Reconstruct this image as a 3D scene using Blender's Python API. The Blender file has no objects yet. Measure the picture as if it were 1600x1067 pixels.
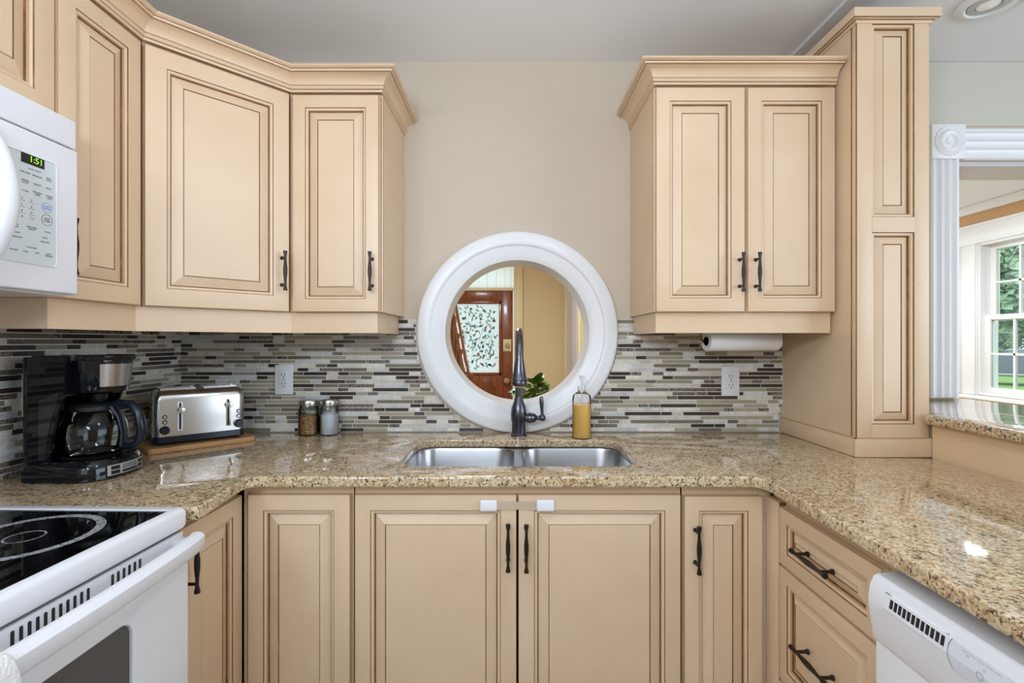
import bpy, bmesh, math, random
from mathutils import Vector, Matrix
random.seed(7)
R = math.radians
sc = bpy.context.scene
COL = sc.collection

# ------------------------------------------------------------------ camera, world, lights, exposure
EYE = 1.276          # eye height
F = 757.0            # focal length in pixels of a 1600 wide frame
WALL = 1.945         # distance of the kitchen's back wall
cam_d = bpy.data.cameras.new('camera'); cam = bpy.data.objects.new('camera', cam_d); COL.objects.link(cam)
cam.location = (0, 0, EYE); cam.rotation_euler = (R(90), 0, 0)
cam_d.sensor_width = 36; cam_d.lens = F / 1600 * 36; cam_d.clip_start = 0.02; cam_d.clip_end = 300
sc.camera = cam

world = bpy.data.worlds.new('overcast_sky'); sc.world = world; world.use_nodes = True
wn = world.node_tree.nodes; wl = world.node_tree.links
bg = wn['Background']; bg.inputs['Color'].default_value = (0.80, 0.90, 1.0, 1); bg.inputs['Strength'].default_value = 1.9

def area(name, loc, target, sx, sy, power, color):
    d = bpy.data.lights.new(name, 'AREA'); d.shape = 'RECTANGLE'; d.size = sx; d.size_y = sy
    d.energy = power; d.color = color
    o = bpy.data.objects.new(name, d); COL.objects.link(o); o.location = loc
    o.rotation_euler = (Vector(target) - Vector(loc)).to_track_quat('-Z', 'Y').to_euler()
    return o
DAY = (0.66, 0.82, 1.0); LAMP = (0.735, 0.835, 1.0)
def globe(name, loc, r, power, color):
    d = bpy.data.lights.new(name, 'POINT'); d.shadow_soft_size = r; d.energy = power; d.color = color
    o = bpy.data.objects.new(name, d); COL.objects.link(o); o.location = loc; return o
globe('assumed_ceiling_globe_light', (0.35, 0.50, 2.05), 0.11, 9, LAMP)  # assumed lamp, placed to suit the cabinet shadows; no fixture modelled
globe('rear_fill_light', (-0.95, -0.7, 1.85), 0.14, 24, LAMP)  # unseen point fill added at rear left, not a real fixture
area('upward_fill_light', (-0.35, -0.25, 1.75), (-0.25, 0.75, 2.398), 0.35, 0.35, 11.5, LAMP)  # added upward fill that brightens the ceiling for soft bounce
area('rear_daylight_fill_light', (-0.3, -2.35, 1.75), (-0.3, 1, 1.8), 2.0, 1.2, 15, DAY)  # unseen fill panel behind the camera, added to act as window daylight
area('side_daylight_fill_light', (3.5, -0.4, 1.5), (0, 0.6, 1.4), 2.4, 1.5, 58, DAY)  # added unseen panel acting as daylight from the right; no window modelled there
area('dining_fill_light', (2.7, 3.3, 2.3), (2.7, 3.3, 0), 0.5, 0.5, 34, (0.84, 0.92, 1.0))  # invisible fill added to light the dining room, no fixture modelled
area('hall_fill_light', (-0.35, 3.6, 2.33), (-0.35, 3.7, 0), 0.45, 0.45, 36, (0.78, 0.88, 1.0))  # unseen area fill added to brighten the entrance hall
vs = sc.view_settings
vs.view_transform = 'Standard'; vs.look = 'None'; vs.gamma = 1; vs.exposure = 0.05
try: vs.use_curve_mapping = False
except Exception: pass
sc.cycles.max_bounces = 8; sc.cycles.transparent_max_bounces = 16
sc.cycles.caustics_reflective = False; sc.cycles.caustics_refractive = False
sc.cycles.use_denoising = True

# ------------------------------------------------------------------ materials
def srgb(r, g, b):
    def f(c):
        c /= 255
        return c / 12.92 if c <= .04045 else ((c + .055) / 1.055) ** 2.4
    return (f(r), f(g), f(b), 1)

def mat(name, color, rough=.5, metal=0, spec=.5, coat=0, trans=0, ior=1.45, emit=None, es=1, alpha=1, sub=0):
    m = bpy.data.materials.new(name); m.use_nodes = True
    b = m.node_tree.nodes['Principled BSDF']
    b.inputs['Base Color'].default_value = color; b.inputs['Roughness'].default_value = rough
    b.inputs['Metallic'].default_value = metal; b.inputs['Specular IOR Level'].default_value = spec
    b.inputs['Coat Weight'].default_value = coat; b.inputs['Coat Roughness'].default_value = .08
    b.inputs['Transmission Weight'].default_value = trans; b.inputs['IOR'].default_value = ior
    b.inputs['Alpha'].default_value = alpha
    if emit: b.inputs['Emission Color'].default_value = emit; b.inputs['Emission Strength'].default_value = es
    return m

def N(m, t): return m.node_tree.nodes.new(t)
def L(m, a, b): m.node_tree.links.new(a, b)
def P(m): return m.node_tree.nodes['Principled BSDF']

def ramp(m, fac, stops):
    r = N(m, 'ShaderNodeValToRGB'); L(m, fac, r.inputs[0])
    e = r.color_ramp.elements
    while len(e) > 1: e.remove(e[-1])
    e[0].position = stops[0][0]; e[0].color = stops[0][1]
    for p, c in stops[1:]:
        k = e.new(p); k.color = c
    return r.outputs[0]

def noise(m, scale, detail=4, rough=.55, stretch=None, coord='pos'):
    if coord == 'pos':
        g = N(m, 'ShaderNodeNewGeometry').outputs['Position']
    else:
        g = N(m, 'ShaderNodeTexCoord').outputs['Object']
    if stretch:
        mp = N(m, 'ShaderNodeMapping'); mp.inputs['Scale'].default_value = stretch; L(m, g, mp.inputs[0]); g = mp.outputs[0]
    n = N(m, 'ShaderNodeTexNoise'); n.inputs['Scale'].default_value = scale
    n.inputs['Detail'].default_value = detail; n.inputs['Roughness'].default_value = rough
    L(m, g, n.inputs['Vector'])
    return n.outputs[0], g

def mixc(m, fac, a, b):
    x = N(m, 'ShaderNodeMix'); x.data_type = 'RGBA'
    if hasattr(fac, 'links') or hasattr(fac, 'is_output'): L(m, fac, x.inputs[0])
    else: x.inputs[0].default_value = fac
    for s, v in ((6, a), (7, b)):
        if hasattr(v, 'is_output'): L(m, v, x.inputs[s])
        else: x.inputs[s].default_value = v
    return x.outputs[2]

def bump(m, h, strength=.1, dist=.002):
    b = N(m, 'ShaderNodeBump'); b.inputs['Strength'].default_value = strength; b.inputs['Distance'].default_value = dist
    L(m, h, b.inputs['Height']); L(m, b.outputs[0], P(m).inputs['Normal'])

M = {}
# glazed cream cabinet paint
m = mat('cream_paint', srgb(231, 204, 165), .40, spec=.75); M['cream'] = m
n, _ = noise(m, 3.0, 5, .6)
L(m, ramp(m, n, [(.3, srgb(222, 192, 157)), (.7, srgb(230, 203, 170))]), P(m).inputs['Base Color'])
n2, _ = noise(m, 60, 3, .5, (1, 1, .12)); bump(m, n2, .04, .001)
m = mat('brown_glaze', srgb(112, 74, 44), .4); M['glaze'] = m
n, _ = noise(m, 30, 4, .6, (1, 1, .5))
L(m, ramp(m, n, [(.32, srgb(100, 66, 40)), (.55, srgb(124, 86, 54)), (.75, srgb(156, 114, 76))]), P(m).inputs['Base Color'])
M['glaze_soft'] = mat('soft_glaze', srgb(196, 156, 112), .4)
M['cab_inside'] = mat('cabinet_shadow_gap', srgb(150, 112, 78), .6)
m = mat('wall_paint_cream', srgb(208, 194, 175), .62, spec=.3); M['wall'] = m
n, _ = noise(m, 180, 3); bump(m, n, .05, .001)
M['wall_right'] = mat('wall_paint_pale_green_cream', srgb(206, 203, 188), .62, spec=.3)
M['wall_hall'] = mat('hall_wall_paint', srgb(232, 206, 160), .6, spec=.3)
M['wall_orange'] = mat('dining_wall_paint', srgb(214, 172, 130), .6, spec=.3)
m = mat('ceiling_paint', srgb(246, 245, 243), .8, spec=.2); M['ceil'] = m
n, _ = noise(m, 90, 3); bump(m, n, .06, .001)
M['ceil_white'] = mat('white_ceiling_paint', srgb(240, 241, 243), .8, spec=.2)
m = mat('white_trim_paint', srgb(240, 240, 240), .28, spec=.5); M['trim'] = m
n, _ = noise(m, 25, 3); bump(m, n, .03, .001)
M['trim_hall'] = mat('hall_trim_paint', srgb(238, 216, 170), .4)
m = mat('floor_boards', srgb(180, 168, 152), .35); M['floor'] = m
n, _ = noise(m, 4, 5, .6, (1, 12, 1))
L(m, ramp(m, n, [(.3, srgb(168, 154, 138)), (.7, srgb(198, 186, 170))]), P(m).inputs['Base Color'])
M['toe'] = mat('toe_kick', srgb(120, 90, 62), .6)

# granite
def granite(name):
    m = mat(name, (.5, .4, .3, 1), .06, spec=.6)
    g = N(m, 'ShaderNodeNewGeometry').outputs['Position']
    mp = N(m, 'ShaderNodeMapping'); mp.inputs['Rotation'].default_value = (.15, .1, .5); L(m, g, mp.inputs[0]); g = mp.outputs[0]
    def nz(s, d=4, r=.6):
        n = N(m, 'ShaderNodeTexNoise'); n.inputs['Scale'].default_value = s; n.inputs['Detail'].default_value = d
        n.inputs['Roughness'].default_value = r; L(m, g, n.inputs['Vector']); return n.outputs[0]
    base = ramp(m, nz(46, 7, .72), [(.30, srgb(112, 82, 50)), (.41, srgb(186, 152, 106)), (.52, srgb(224, 199, 155)), (.70, srgb(238, 224, 194))])
    warm = ramp(m, nz(7, 4), [(.45, (0, 0, 0, 1)), (.65, (1, 1, 1, 1))])
    base = mixc(m, warm, base, mixc(m, .5, base, srgb(206, 160, 112)))
    v = N(m, 'ShaderNodeTexVoronoi'); v.inputs['Scale'].default_value = 230; L(m, g, v.inputs['Vector'])
    grain = ramp(m, v.outputs['Color'], [(.15, srgb(92, 74, 54)), (.45, srgb(198, 172, 132)), (.8, srgb(240, 226, 200))])
    base = mixc(m, .45, base, grain)
    dk = ramp(m, nz(140, 5, .66), [(.555, (0, 0, 0, 1)), (.61, (1, 1, 1, 1))])
    base = mixc(m, dk, base, srgb(56, 48, 42))
    dk2 = ramp(m, nz(48, 6, .74), [(.585, (0, 0, 0, 1)), (.64, (1, 1, 1, 1))])
    base = mixc(m, dk2, base, srgb(74, 66, 58))
    L(m, base, P(m).inputs['Base Color']); P(m).inputs['Coat Weight'].default_value = .5; P(m).inputs['Coat Roughness'].default_value = .03
    return m
M['granite'] = granite('granite')

# tiles
M['grout'] = mat('grout', srgb(236, 232, 222), .8)
def tile_mat(name, c0, c1, rough, scale=40, ir=.5, dark=None):
    m = mat(name, c0, rough, spec=.55)
    n, _ = noise(m, scale, 5, .65)
    oi = N(m, 'ShaderNodeObjectInfo')
    stops = [(.35, c0), (.65, c1)]
    if dark: stops = [(.36, dark), (.47, c0), (.56, c1), (.66, dark)]
    c = ramp(m, n, stops)
    h = N(m, 'ShaderNodeHueSaturation'); L(m, c, h.inputs['Color'])
    mr = N(m, 'ShaderNodeMapRange'); mr.inputs[3].default_value = .85; mr.inputs[4].default_value = 1.13
    L(m, oi.outputs['Random'], mr.inputs[0]); L(m, mr.outputs[0], h.inputs['Value'])
    L(m, h.outputs[0], P(m).inputs['Base Color'])
    return m
M['t_stone'] = tile_mat('cream_stone_tile', srgb(206, 198, 184), srgb(234, 228, 217), .4)
M['t_pale'] = tile_mat('pale_grey_stone_tile', srgb(196, 194, 190), srgb(224, 223, 219), .35)
M['t_taupe'] = tile_mat('taupe_glass_tile', srgb(168, 160, 138), srgb(174, 166, 144), .10)
M['t_olive'] = tile_mat('grey_olive_glass_tile', srgb(124, 116, 98), srgb(130, 122, 104), .10)
M['t_dark'] = tile_mat('dark_brown_glass_tile', srgb(62, 52, 46), srgb(68, 58, 52), .10)
M['t_marble'] = tile_mat('dark_marble_tile', srgb(110, 96, 88), srgb(150, 138, 128), .2, 130, dark=srgb(44, 36, 34))

# appliances and small things
M['white_app'] = mat('white_enamel', srgb(238, 239, 243), .22, spec=.5)
M['white_grey'] = mat('pale_grey_plastic', srgb(214, 220, 220), .35)
M['dark_gap'] = mat('dark_gap', srgb(40, 40, 42), .6)
M['black_glass'] = mat('black_ceramic_glass', srgb(10, 10, 13), .03, spec=.6)
m = mat('burner_print', srgb(190, 192, 196), .35); M['burner'] = m
n, _ = noise(m, 160, 3, .7)
L(m, ramp(m, n, [(.4, srgb(70, 72, 76)), (.6, srgb(196, 198, 202))]), P(m).inputs['Base Color'])
M['oven_glass'] = mat('oven_window_glass', srgb(72, 76, 78), .05, spec=.8)
M['bronze'] = mat('dark_bronze', srgb(58, 50, 46), .32, metal=.75)
M['faucet'] = mat('gunmetal_finish', srgb(96, 96, 104), .24, metal=.9)
m = mat('brushed_steel', srgb(196, 194, 190), .24, metal=1); M['steel'] = m
n, _ = noise(m, 30, 3, .6, (1, 1, 30)); bump(m, n, .03, .0005)
m = mat('sink_steel', srgb(186, 186, 188), .28, metal=1); M['sink'] = m
n, _ = noise(m, 40, 3, .6, (.4, 8, 8)); bump(m, n, .05, .0005)
M['black_plastic'] = mat('gloss_black_plastic', srgb(16, 17, 20), .06, spec=.55)
M['graphite'] = mat('graphite_gloss', srgb(38, 40, 44), .06, spec=.7)
M['black_matte'] = mat('matte_black_plastic', srgb(24, 24, 27), .4)
M['navy_plastic'] = mat('blue_black_plastic', srgb(22, 27, 40), .22)
def glass(name, col=(1, 1, 1, 1), ior=1.45, rough=0.0, transp=.0):
    # thin clear glass: mostly see-through with a fresnel reflection
    m = bpy.data.materials.new(name); m.use_nodes = True
    nt = m.node_tree; nt.nodes.clear()
    out = nt.nodes.new('ShaderNodeOutputMaterial'); mx = nt.nodes.new('ShaderNodeMixShader')
    tr = nt.nodes.new('ShaderNodeBsdfTransparent'); tr.inputs[0].default_value = col
    gl = nt.nodes.new('ShaderNodeBsdfGlossy'); gl.inputs['Roughness'].default_value = .02
    lw = nt.nodes.new('ShaderNodeFresnel'); lw.inputs[0].default_value = ior
    nt.links.new(lw.outputs[0], mx.inputs[0]); nt.links.new(tr.outputs[0], mx.inputs[1]); nt.links.new(gl.outputs[0], mx.inputs[2])
    nt.links.new(mx.outputs[0], out.inputs[0])
    return m
M['glass'] = glass('clear_glass', (.93, .95, .95, 1))
M['pane'] = glass('window_pane', (.97, .98, .98, 1), 1.25)
M['bottle_plastic'] = glass('clear_bottle', (.97, .97, .97, 1), 1.18)
m = mat('amber_liquid', srgb(246, 196, 106), .25); M['amber'] = m
M['pump'] = mat('clear_pump_plastic', srgb(235, 235, 235), .15, alpha=.38)
P(m).inputs['Subsurface Weight'].default_value = .3; P(m).inputs['Subsurface Radius'].default_value = (.02, .012, .006)
M['sugar'] = mat('white_sugar', srgb(240, 242, 246), .9)
m = mat('brown_grain', srgb(170, 120, 70), .8); M['grain'] = m
v = N(m, 'ShaderNodeTexVoronoi'); v.inputs['Scale'].default_value = 330; g = N(m, 'ShaderNodeNewGeometry'); L(m, g.outputs['Position'], v.inputs['Vector'])
L(m, ramp(m, v.outputs['Color'], [(.2, srgb(92, 56, 26)), (.5, srgb(166, 118, 66)), (.8, srgb(206, 164, 106))]), P(m).inputs['Base Color'])
M['outlet'] = mat('outlet_white', srgb(236, 237, 240), .3)
M['almond'] = mat('almond_plate', srgb(214, 196, 166), .35)
M['slot'] = mat('slot_black', srgb(30, 30, 32), .6)
m = mat('paper_towel', srgb(236, 234, 232), .95, spec=.1); M['paper'] = m
n, _ = noise(m, 220, 3); bump(m, n, .2, .002)
m = mat('bamboo', srgb(186, 140, 90), .4); M['bamboo'] = m
n, _ = noise(m, 40, 4, .5, (14, 1, 14), 'obj')
L(m, ramp(m, n, [(.3, srgb(160, 112, 66)), (.7, srgb(206, 162, 110))]), P(m).inputs['Base Color'])
m = mat('red_brown_wood', srgb(128, 66, 28), .3, coat=.3); M['wood'] = m
n, _ = noise(m, 14, 5, .6, (6, 6, .6))
L(m, ramp(m, n, [(.3, srgb(98, 48, 20)), (.7, srgb(160, 86, 38))]), P(m).inputs['Base Color'])
m = mat('dark_stair_wood', srgb(96, 54, 28), .3, coat=.3); M['wood_dark'] = m
n, _ = noise(m, 14, 5, .6, (6, 6, .6))
L(m, ramp(m, n, [(.3, srgb(66, 34, 16)), (.7, srgb(126, 74, 38))]), P(m).inputs['Base Color'])
M['brass'] = mat('old_brass', srgb(190, 160, 96), .3, metal=.9)
M['ivory'] = mat('ivory_lock_plate', srgb(224, 206, 160), .4)
M['porcelain'] = mat('brown_porcelain', srgb(176, 140, 100), .2)
def translucent(name, col, mixw=.75):
    m = bpy.data.materials.new(name); m.use_nodes = True
    nt = m.node_tree; b = nt.nodes['Principled BSDF']; b.inputs['Base Color'].default_value = col; b.inputs['Roughness'].default_value = .3
    t = nt.nodes.new('ShaderNodeBsdfTranslucent'); t.inputs[0].default_value = col
    mx = nt.nodes.new('ShaderNodeMixShader'); mx.inputs[0].default_value = mixw
    nt.links.new(b.outputs[0], mx.inputs[1]); nt.links.new(t.outputs[0], mx.inputs[2])
    nt.links.new(mx.outputs[0], nt.nodes['Material Output'].inputs[0])
    return m
M['film'] = translucent('frosted_film', srgb(232, 236, 232))
M['film_white'] = translucent('white_translucent', srgb(238, 242, 238))
FILM = [translucent('film_leaf_green', srgb(150, 182, 164)), translucent('film_leaf_teal', srgb(126, 160, 164)),
        translucent('film_leaf_grey', srgb(172, 176, 174)), translucent('film_leaf_rust', srgb(190, 146, 136)),
        translucent('film_leaf_blue', srgb(142, 168, 198))]
M['grey_door'] = mat('pale_mauve_door', srgb(214, 204, 204), .4)
M['strap'] = mat('clear_strap', srgb(226, 204, 178), .3, alpha=.55)
m = mat('leaf_green', srgb(92, 128, 44), .4); M['leaf'] = m
n, _ = noise(m, 60, 3); L(m, ramp(m, n, [(.3, srgb(60, 98, 30)), (.7, srgb(126, 160, 62))]), P(m).inputs['Base Color'])
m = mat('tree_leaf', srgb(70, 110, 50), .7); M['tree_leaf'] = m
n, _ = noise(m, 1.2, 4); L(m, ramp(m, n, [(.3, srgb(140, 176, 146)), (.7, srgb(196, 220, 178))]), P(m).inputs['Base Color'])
M['bark'] = mat('bark', srgb(84, 70, 58), .9)
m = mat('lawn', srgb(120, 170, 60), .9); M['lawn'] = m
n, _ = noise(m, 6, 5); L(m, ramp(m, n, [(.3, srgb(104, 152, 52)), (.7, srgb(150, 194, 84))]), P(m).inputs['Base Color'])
M['car'] = mat('slate_car_paint', srgb(92, 100, 112), .2, coat=.6)
M['car_light'] = mat('silver_car_paint', srgb(200, 204, 208), .25, coat=.5)
M['car_glass'] = mat('car_glass', srgb(140, 156, 170), .05)
M['tyre'] = mat('tyre', srgb(34, 34, 36), .8)
M['text_grey'] = mat('print_grey', srgb(96, 104, 112), .5)
M['text_blue'] = mat('print_blue', srgb(110, 160, 216), .5)
M['text_red'] = mat('print_maroon', srgb(120, 84, 96), .5)
M['display'] = mat('display_black', srgb(20, 36, 34), .1)
M['digit'] = mat('clock_digit', (0, 0, 0, 1), .5, emit=srgb(170, 235, 40), es=1.3)
M['digit_dim'] = mat('unlit_digit', srgb(40, 62, 56), .4)
M['lcd'] = mat('lcd_grey', srgb(120, 124, 124), .15)
M['silver_plastic'] = mat('silver_plastic', srgb(192, 194, 192), .3, metal=.4)
M['lamp_glass'] = mat('downlight_lens', srgb(240, 240, 236), .2, emit=(1, .97, .9, 1), es=.08)
m = mat('terry_towel', srgb(232, 230, 226), .95, spec=.1); M['towel'] = m
n, _ = noise(m, 260, 2); bump(m, n, .6, .004)
M['pot'] = mat('clay_pot', srgb(190, 186, 178), .6)
M['table_wood'] = mat('table_wood', srgb(110, 74, 44), .4)

# ------------------------------------------------------------------ mesh builder
class MB:
    def __init__(s): s.v = []; s.f = []; s.m = []
    def add(s, vs, fs, m=0):
        b = len(s.v); s.v += [tuple(v) for v in vs]
        for f in fs: s.f.append(tuple(i + b for i in f)); s.m.append(m)
        return s
    def box(s, x0, x1, y0, y1, z0, z1, m=0, bev=0, seg=2):
        x0, x1 = min(x0, x1), max(x0, x1); y0, y1 = min(y0, y1), max(y0, y1); z0, z1 = min(z0, z1), max(z0, z1)
        if not bev:
            v = [(x, y, z) for z in (z0, z1) for y in (y0, y1) for x in (x0, x1)]
            return s.add(v, [(0, 2, 3, 1), (4, 5, 7, 6), (0, 1, 5, 4), (2, 6, 7, 3), (0, 4, 6, 2), (1, 3, 7, 5)], m)
        bm = bmesh.new(); bmesh.ops.create_cube(bm, size=1)
        for v in bm.verts: v.co = Vector(((x0 + x1) / 2 + v.co.x * (x1 - x0), (y0 + y1) / 2 + v.co.y * (y1 - y0), (z0 + z1) / 2 + v.co.z * (z1 - z0)))
        bmesh.ops.bevel(bm, geom=bm.edges[:], offset=bev, segments=seg, affect='EDGES', profile=.5)
        return s.bm(bm, m)
    def bm(s, bm, m=0, mtx=None):
        bm.verts.ensure_lookup_table()
        for i, v in enumerate(bm.verts): v.index = i
        s.add([(mtx @ v.co if mtx else v.co) for v in bm.verts], [[v.index for v in f.verts] for f in bm.faces], m); bm.free(); return s
    def rings(s, rings, m=0, cap0=True, cap1=True, mats=None, loop=False):
        n = len(rings[0]); b = len(s.v)
        for r in rings: s.v += [tuple(p) for p in r]
        k = len(rings)
        for i in range(k if loop else k - 1):
            mm = mats[i] if mats else m; j2 = (i + 1) % k
            for j in range(n):
                a = b + i * n + j; c = b + i * n + (j + 1) % n; d = b + j2 * n + (j + 1) % n; e = b + j2 * n + j
                s.f.append((a, c, d, e)); s.m.append(mm)
        if not loop:
            if cap0: s.f.append(tuple(b + j for j in range(n))[::-1]); s.m.append(mats[0] if mats else m)
            if cap1: s.f.append(tuple(b + (k - 1) * n + j for j in range(n))); s.m.append(mats[-1] if mats else m)
        return s
    def lathe(s, prof, c=(0, 0, 0), axis='Z', seg=32, m=0, cap0=True, cap1=True, mats=None, loop=False):
        rings = []
        for r, h in prof:
            ring = []
            for j in range(seg):
                a = 2 * math.pi * j / seg; u, w = max(r, 1e-5) * math.cos(a), max(r, 1e-5) * math.sin(a)
                ring.append((c[0] + u, c[1] + w, c[2] + h) if axis == 'Z' else (c[0] + h, c[1] + u, c[2] + w) if axis == 'X' else (c[0] + w, c[1] + h, c[2] + u))
            rings.append(ring)
        return s.rings(rings, m, cap0, cap1, mats, loop)
    def tube(s, path, rad, seg=12, m=0, caps=True, sx=1.0):
        path = [Vector(p) for p in path]; rings = []; up = None
        if not isinstance(rad, (list, tuple)): rad = [rad] * len(path)
        for i, p in enumerate(path):
            t = (path[min(i + 1, len(path) - 1)] - path[max(i - 1, 0)]).normalized()
            if up is None:
                up = Vector((0, 0, 1)) if abs(t.z) < .9 else Vector((1, 0, 0))
            a = t.cross(up); 
            if a.length < 1e-4: a = t.cross(Vector((0, 1, 0)))
            a.normalize(); b = a.cross(t).normalized(); up = b
            rings.append([p + (a * math.cos(2 * math.pi * j / seg) * sx + b * math.sin(2 * math.pi * j / seg)) * rad[i] for j in range(seg)])
        return s.rings(rings, m, caps, caps)
    def prism(s, pts, h0, h1, axis='Z', m=0):
        def q(p, h): return (p[0], p[1], h) if axis == 'Z' else (h, p[0], p[1]) if axis == 'X' else (p[0], h, p[1])
        return s.rings([[q(p, h0) for p in pts], [q(p, h1) for p in pts]], m)
    def flat(s, outer, holes, thick, bev=0, mtx=None, m=0):
        cu = bpy.data.curves.new('c', 'CURVE'); cu.dimensions = '2D'; cu.fill_mode = 'BOTH'
        cu.extrude = thick / 2 - bev; cu.bevel_depth = bev; cu.bevel_resolution = 3; cu.offset = -bev
        for pts in [outer] + holes:
            sp = cu.splines.new('POLY'); sp.points.add(len(pts) - 1); sp.use_cyclic_u = True
            for p, q in zip(sp.points, pts): p.co = (q[0], q[1], 0, 1)
        ob = bpy.data.objects.new('c', cu); me = bpy.data.meshes.new_from_object(ob)
        vv = [(mtx @ v.co if mtx else v.co.copy()) for v in me.vertices]
        s.add(vv, [list(p.vertices) for p in me.polygons], m)
        bpy.data.objects.remove(ob); bpy.data.curves.remove(cu); bpy.data.meshes.remove(me); return s
    def text(s, body, size, mtx, m=0, align='CENTER', ext=.0002):
        cu = bpy.data.curves.new('t', 'FONT'); cu.body = body; cu.size = size; cu.align_x = align; cu.align_y = 'CENTER'; cu.extrude = ext
        cu.resolution_u = 2
        ob = bpy.data.objects.new('t', cu); me = bpy.data.meshes.new_from_object(ob)
        s.add([mtx @ v.co for v in me.vertices], [list(p.vertices) for p in me.polygons], m)
        bpy.data.objects.remove(ob); bpy.data.curves.remove(cu); bpy.data.meshes.remove(me); return s
    def tf(s, mtx):
        s.v = [tuple(mtx @ Vector(v)) for v in s.v]; return s
    def mesh(s, name, mats, smooth=True, ang=32):
        me = bpy.data.meshes.new(name); me.from_pydata(s.v, [], s.f)
        for k in (mats if isinstance(mats, (list, tuple)) else [mats]): me.materials.append(k)
        me.polygons.foreach_set('material_index', s.m)
        bm = bmesh.new(); bm.from_mesh(me); bmesh.ops.remove_doubles(bm, verts=bm.verts[:], dist=1e-6); bmesh.ops.recalc_face_normals(bm, faces=bm.faces[:]); bm.to_mesh(me); bm.free()
        if smooth:
            me.polygons.foreach_set('use_smooth', [True] * len(me.polygons)); me.set_sharp_from_angle(angle=R(ang))
        me.update(); return me
    def build(s, name, mats, parent=None, smooth=True, ang=32):
        o = bpy.data.objects.new(name, s.mesh(name, mats, smooth, ang)); COL.objects.link(o)
        if parent: o.parent = parent
        return o

def tag(o, label=None, cat=None, group=None, kind=None):
    if label: o['label'] = label
    if cat: o['category'] = cat
    if group: o['group'] = group
    if kind: o['kind'] = kind
    return o
def thing(name, label, cat, loc=(0, 0, 0), rz=0, group=None):
    o = bpy.data.objects.new(name, None); o.empty_display_size = .05; COL.objects.link(o)
    o.location = loc; o.rotation_euler = (0, 0, rz); return tag(o, label, cat, group)
def structure(mb, name, mats, parent=None, **k):
    o = mb.build(name, mats, parent, **k)
    if not parent: tag(o, kind='structure')
    return o
def rrect(x0, x1, y0, y1, r, n=6):
    p = []
    for cx, cy, a0 in ((x1 - r, y0 + r, -90), (x1 - r, y1 - r, 0), (x0 + r, y1 - r, 90), (x0 + r, y0 + r, 180)):
        for i in range(n + 1):
            a = R(a0 + 90 * i / n); p.append((cx + r * math.cos(a), cy + r * math.sin(a)))
    return p
def circle(cx, cy, r, n=96): return [(cx + r * math.cos(2 * math.pi * i / n), cy + r * math.sin(2 * math.pi * i / n)) for i in range(n)]
def fillet(pts, rad, n=6):
    out = []; k = len(pts)
    for i, p in enumerate(pts):
        r = rad[i]
        if not r: out.append(p); continue
        p = Vector(p); a = (Vector(pts[i - 1]) - p).normalized(); b = (Vector(pts[(i + 1) % k]) - p).normalized()
        for t in range(n + 1):
            u = t / n; q = (p + a * r) * (1 - u) ** 2 + 2 * u * (1 - u) * p + (p + b * r) * u ** 2
            out.append((q.x, q.y))
    return out
XZ = Matrix(((1, 0, 0, 0), (0, 0, -1, 0), (0, 1, 0, 0), (0, 0, 0, 1)))    # drawing plane (x,y) -> world (x,z), normal -y

# ------------------------------------------------------------------ the room shell
XL, CEIL = -1.328, 2.398
RCX, RCZ = 0.021, 1.313            # centre of the round opening
DX0, DX1, DZ = 1.778, 2.75, 1.998  # doorway in the back wall
outer = [(XL - .1, 0), (DX0, 0), (DX0, DZ), (DX1, DZ), (DX1, 0), (3.9, 0), (3.9, CEIL), (XL - .1, CEIL)]
w = MB().flat(outer, [circle(RCX, RCZ, .30)], .14, 0, Matrix.Translation((0, WALL + .07, 0)) @ XZ)
wb = structure(w, 'wall_back', M['wall'], smooth=False)
# a separate skin right of the tall cabinet, where the paint is greener
structure(MB().box(1.322, 1.668, WALL - .003, WALL - .0005, 1.0, CEIL - .002).box(1.668, 3.78, WALL - .003, WALL - .0005, 2.14, CEIL - .002), 'wall_back_right', M['wall_right'], smooth=False)
structure(MB().box(XL - .12, XL, -2.5, WALL, 0, CEIL), 'wall_left', M['wall'], smooth=False)
structure(MB().box(-1.45, 3.9, -2.62, -2.5, 0, CEIL), 'wall_front', M['wall'], smooth=False)
structure(MB().box(-1.45, 4.0, -2.62, 5.7, -.3, -.002).box(-1.45, 3.9, -2.5, 5.6, -.002, 0), 'floor', M['floor'], smooth=False)
structure(MB().box(-1.45, 1.09, -2.62, WALL + .14, CEIL, CEIL + .1), 'ceiling', M['ceil'], smooth=False)
structure(MB().box(1.09, 3.9, -2.62, WALL + .14, CEIL, CEIL + .1), 'ceiling_right', M['ceil_white'], smooth=False)
structure(MB().box(1.09, 1.178, -2.4, WALL, CEIL - .012, CEIL - .0005, bev=.003), 'trim_1', M['ceil_white'])
structure(MB().box(-1.45, 3.9, WALL + .14, 5.7, CEIL, CEIL + .1), 'ceiling_far', M['ceil_white'], smooth=False)

# round timber surround of the opening
ring = [(.288, .02), (.288, -.010), (.292, -.013), (.310, -.017), (.335, -.022), (.343, -.024), (.345, -.029), (.350, -.032), (.360, -.0325), (.388, -.031), (.396, -.028), (.400, -.022), (.4005, -.0005), (.3, -.0005), (.3, .02)]
lin = [(.288, .02), (.288, .150), (.299, .150), (.299, .02)]
rw = thing('round_opening_surround', 'wide white round wooden surround of the pass-through opening behind the faucet', 'trim', (RCX, WALL, RCZ))
MB().lathe(ring, axis='Y', seg=96, loop=True).build('face_ring', M['trim'], rw, ang=50)
MB().lathe(lin, axis='Y', seg=96, loop=True).build('inner_lining', M['trim'], rw)

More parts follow.
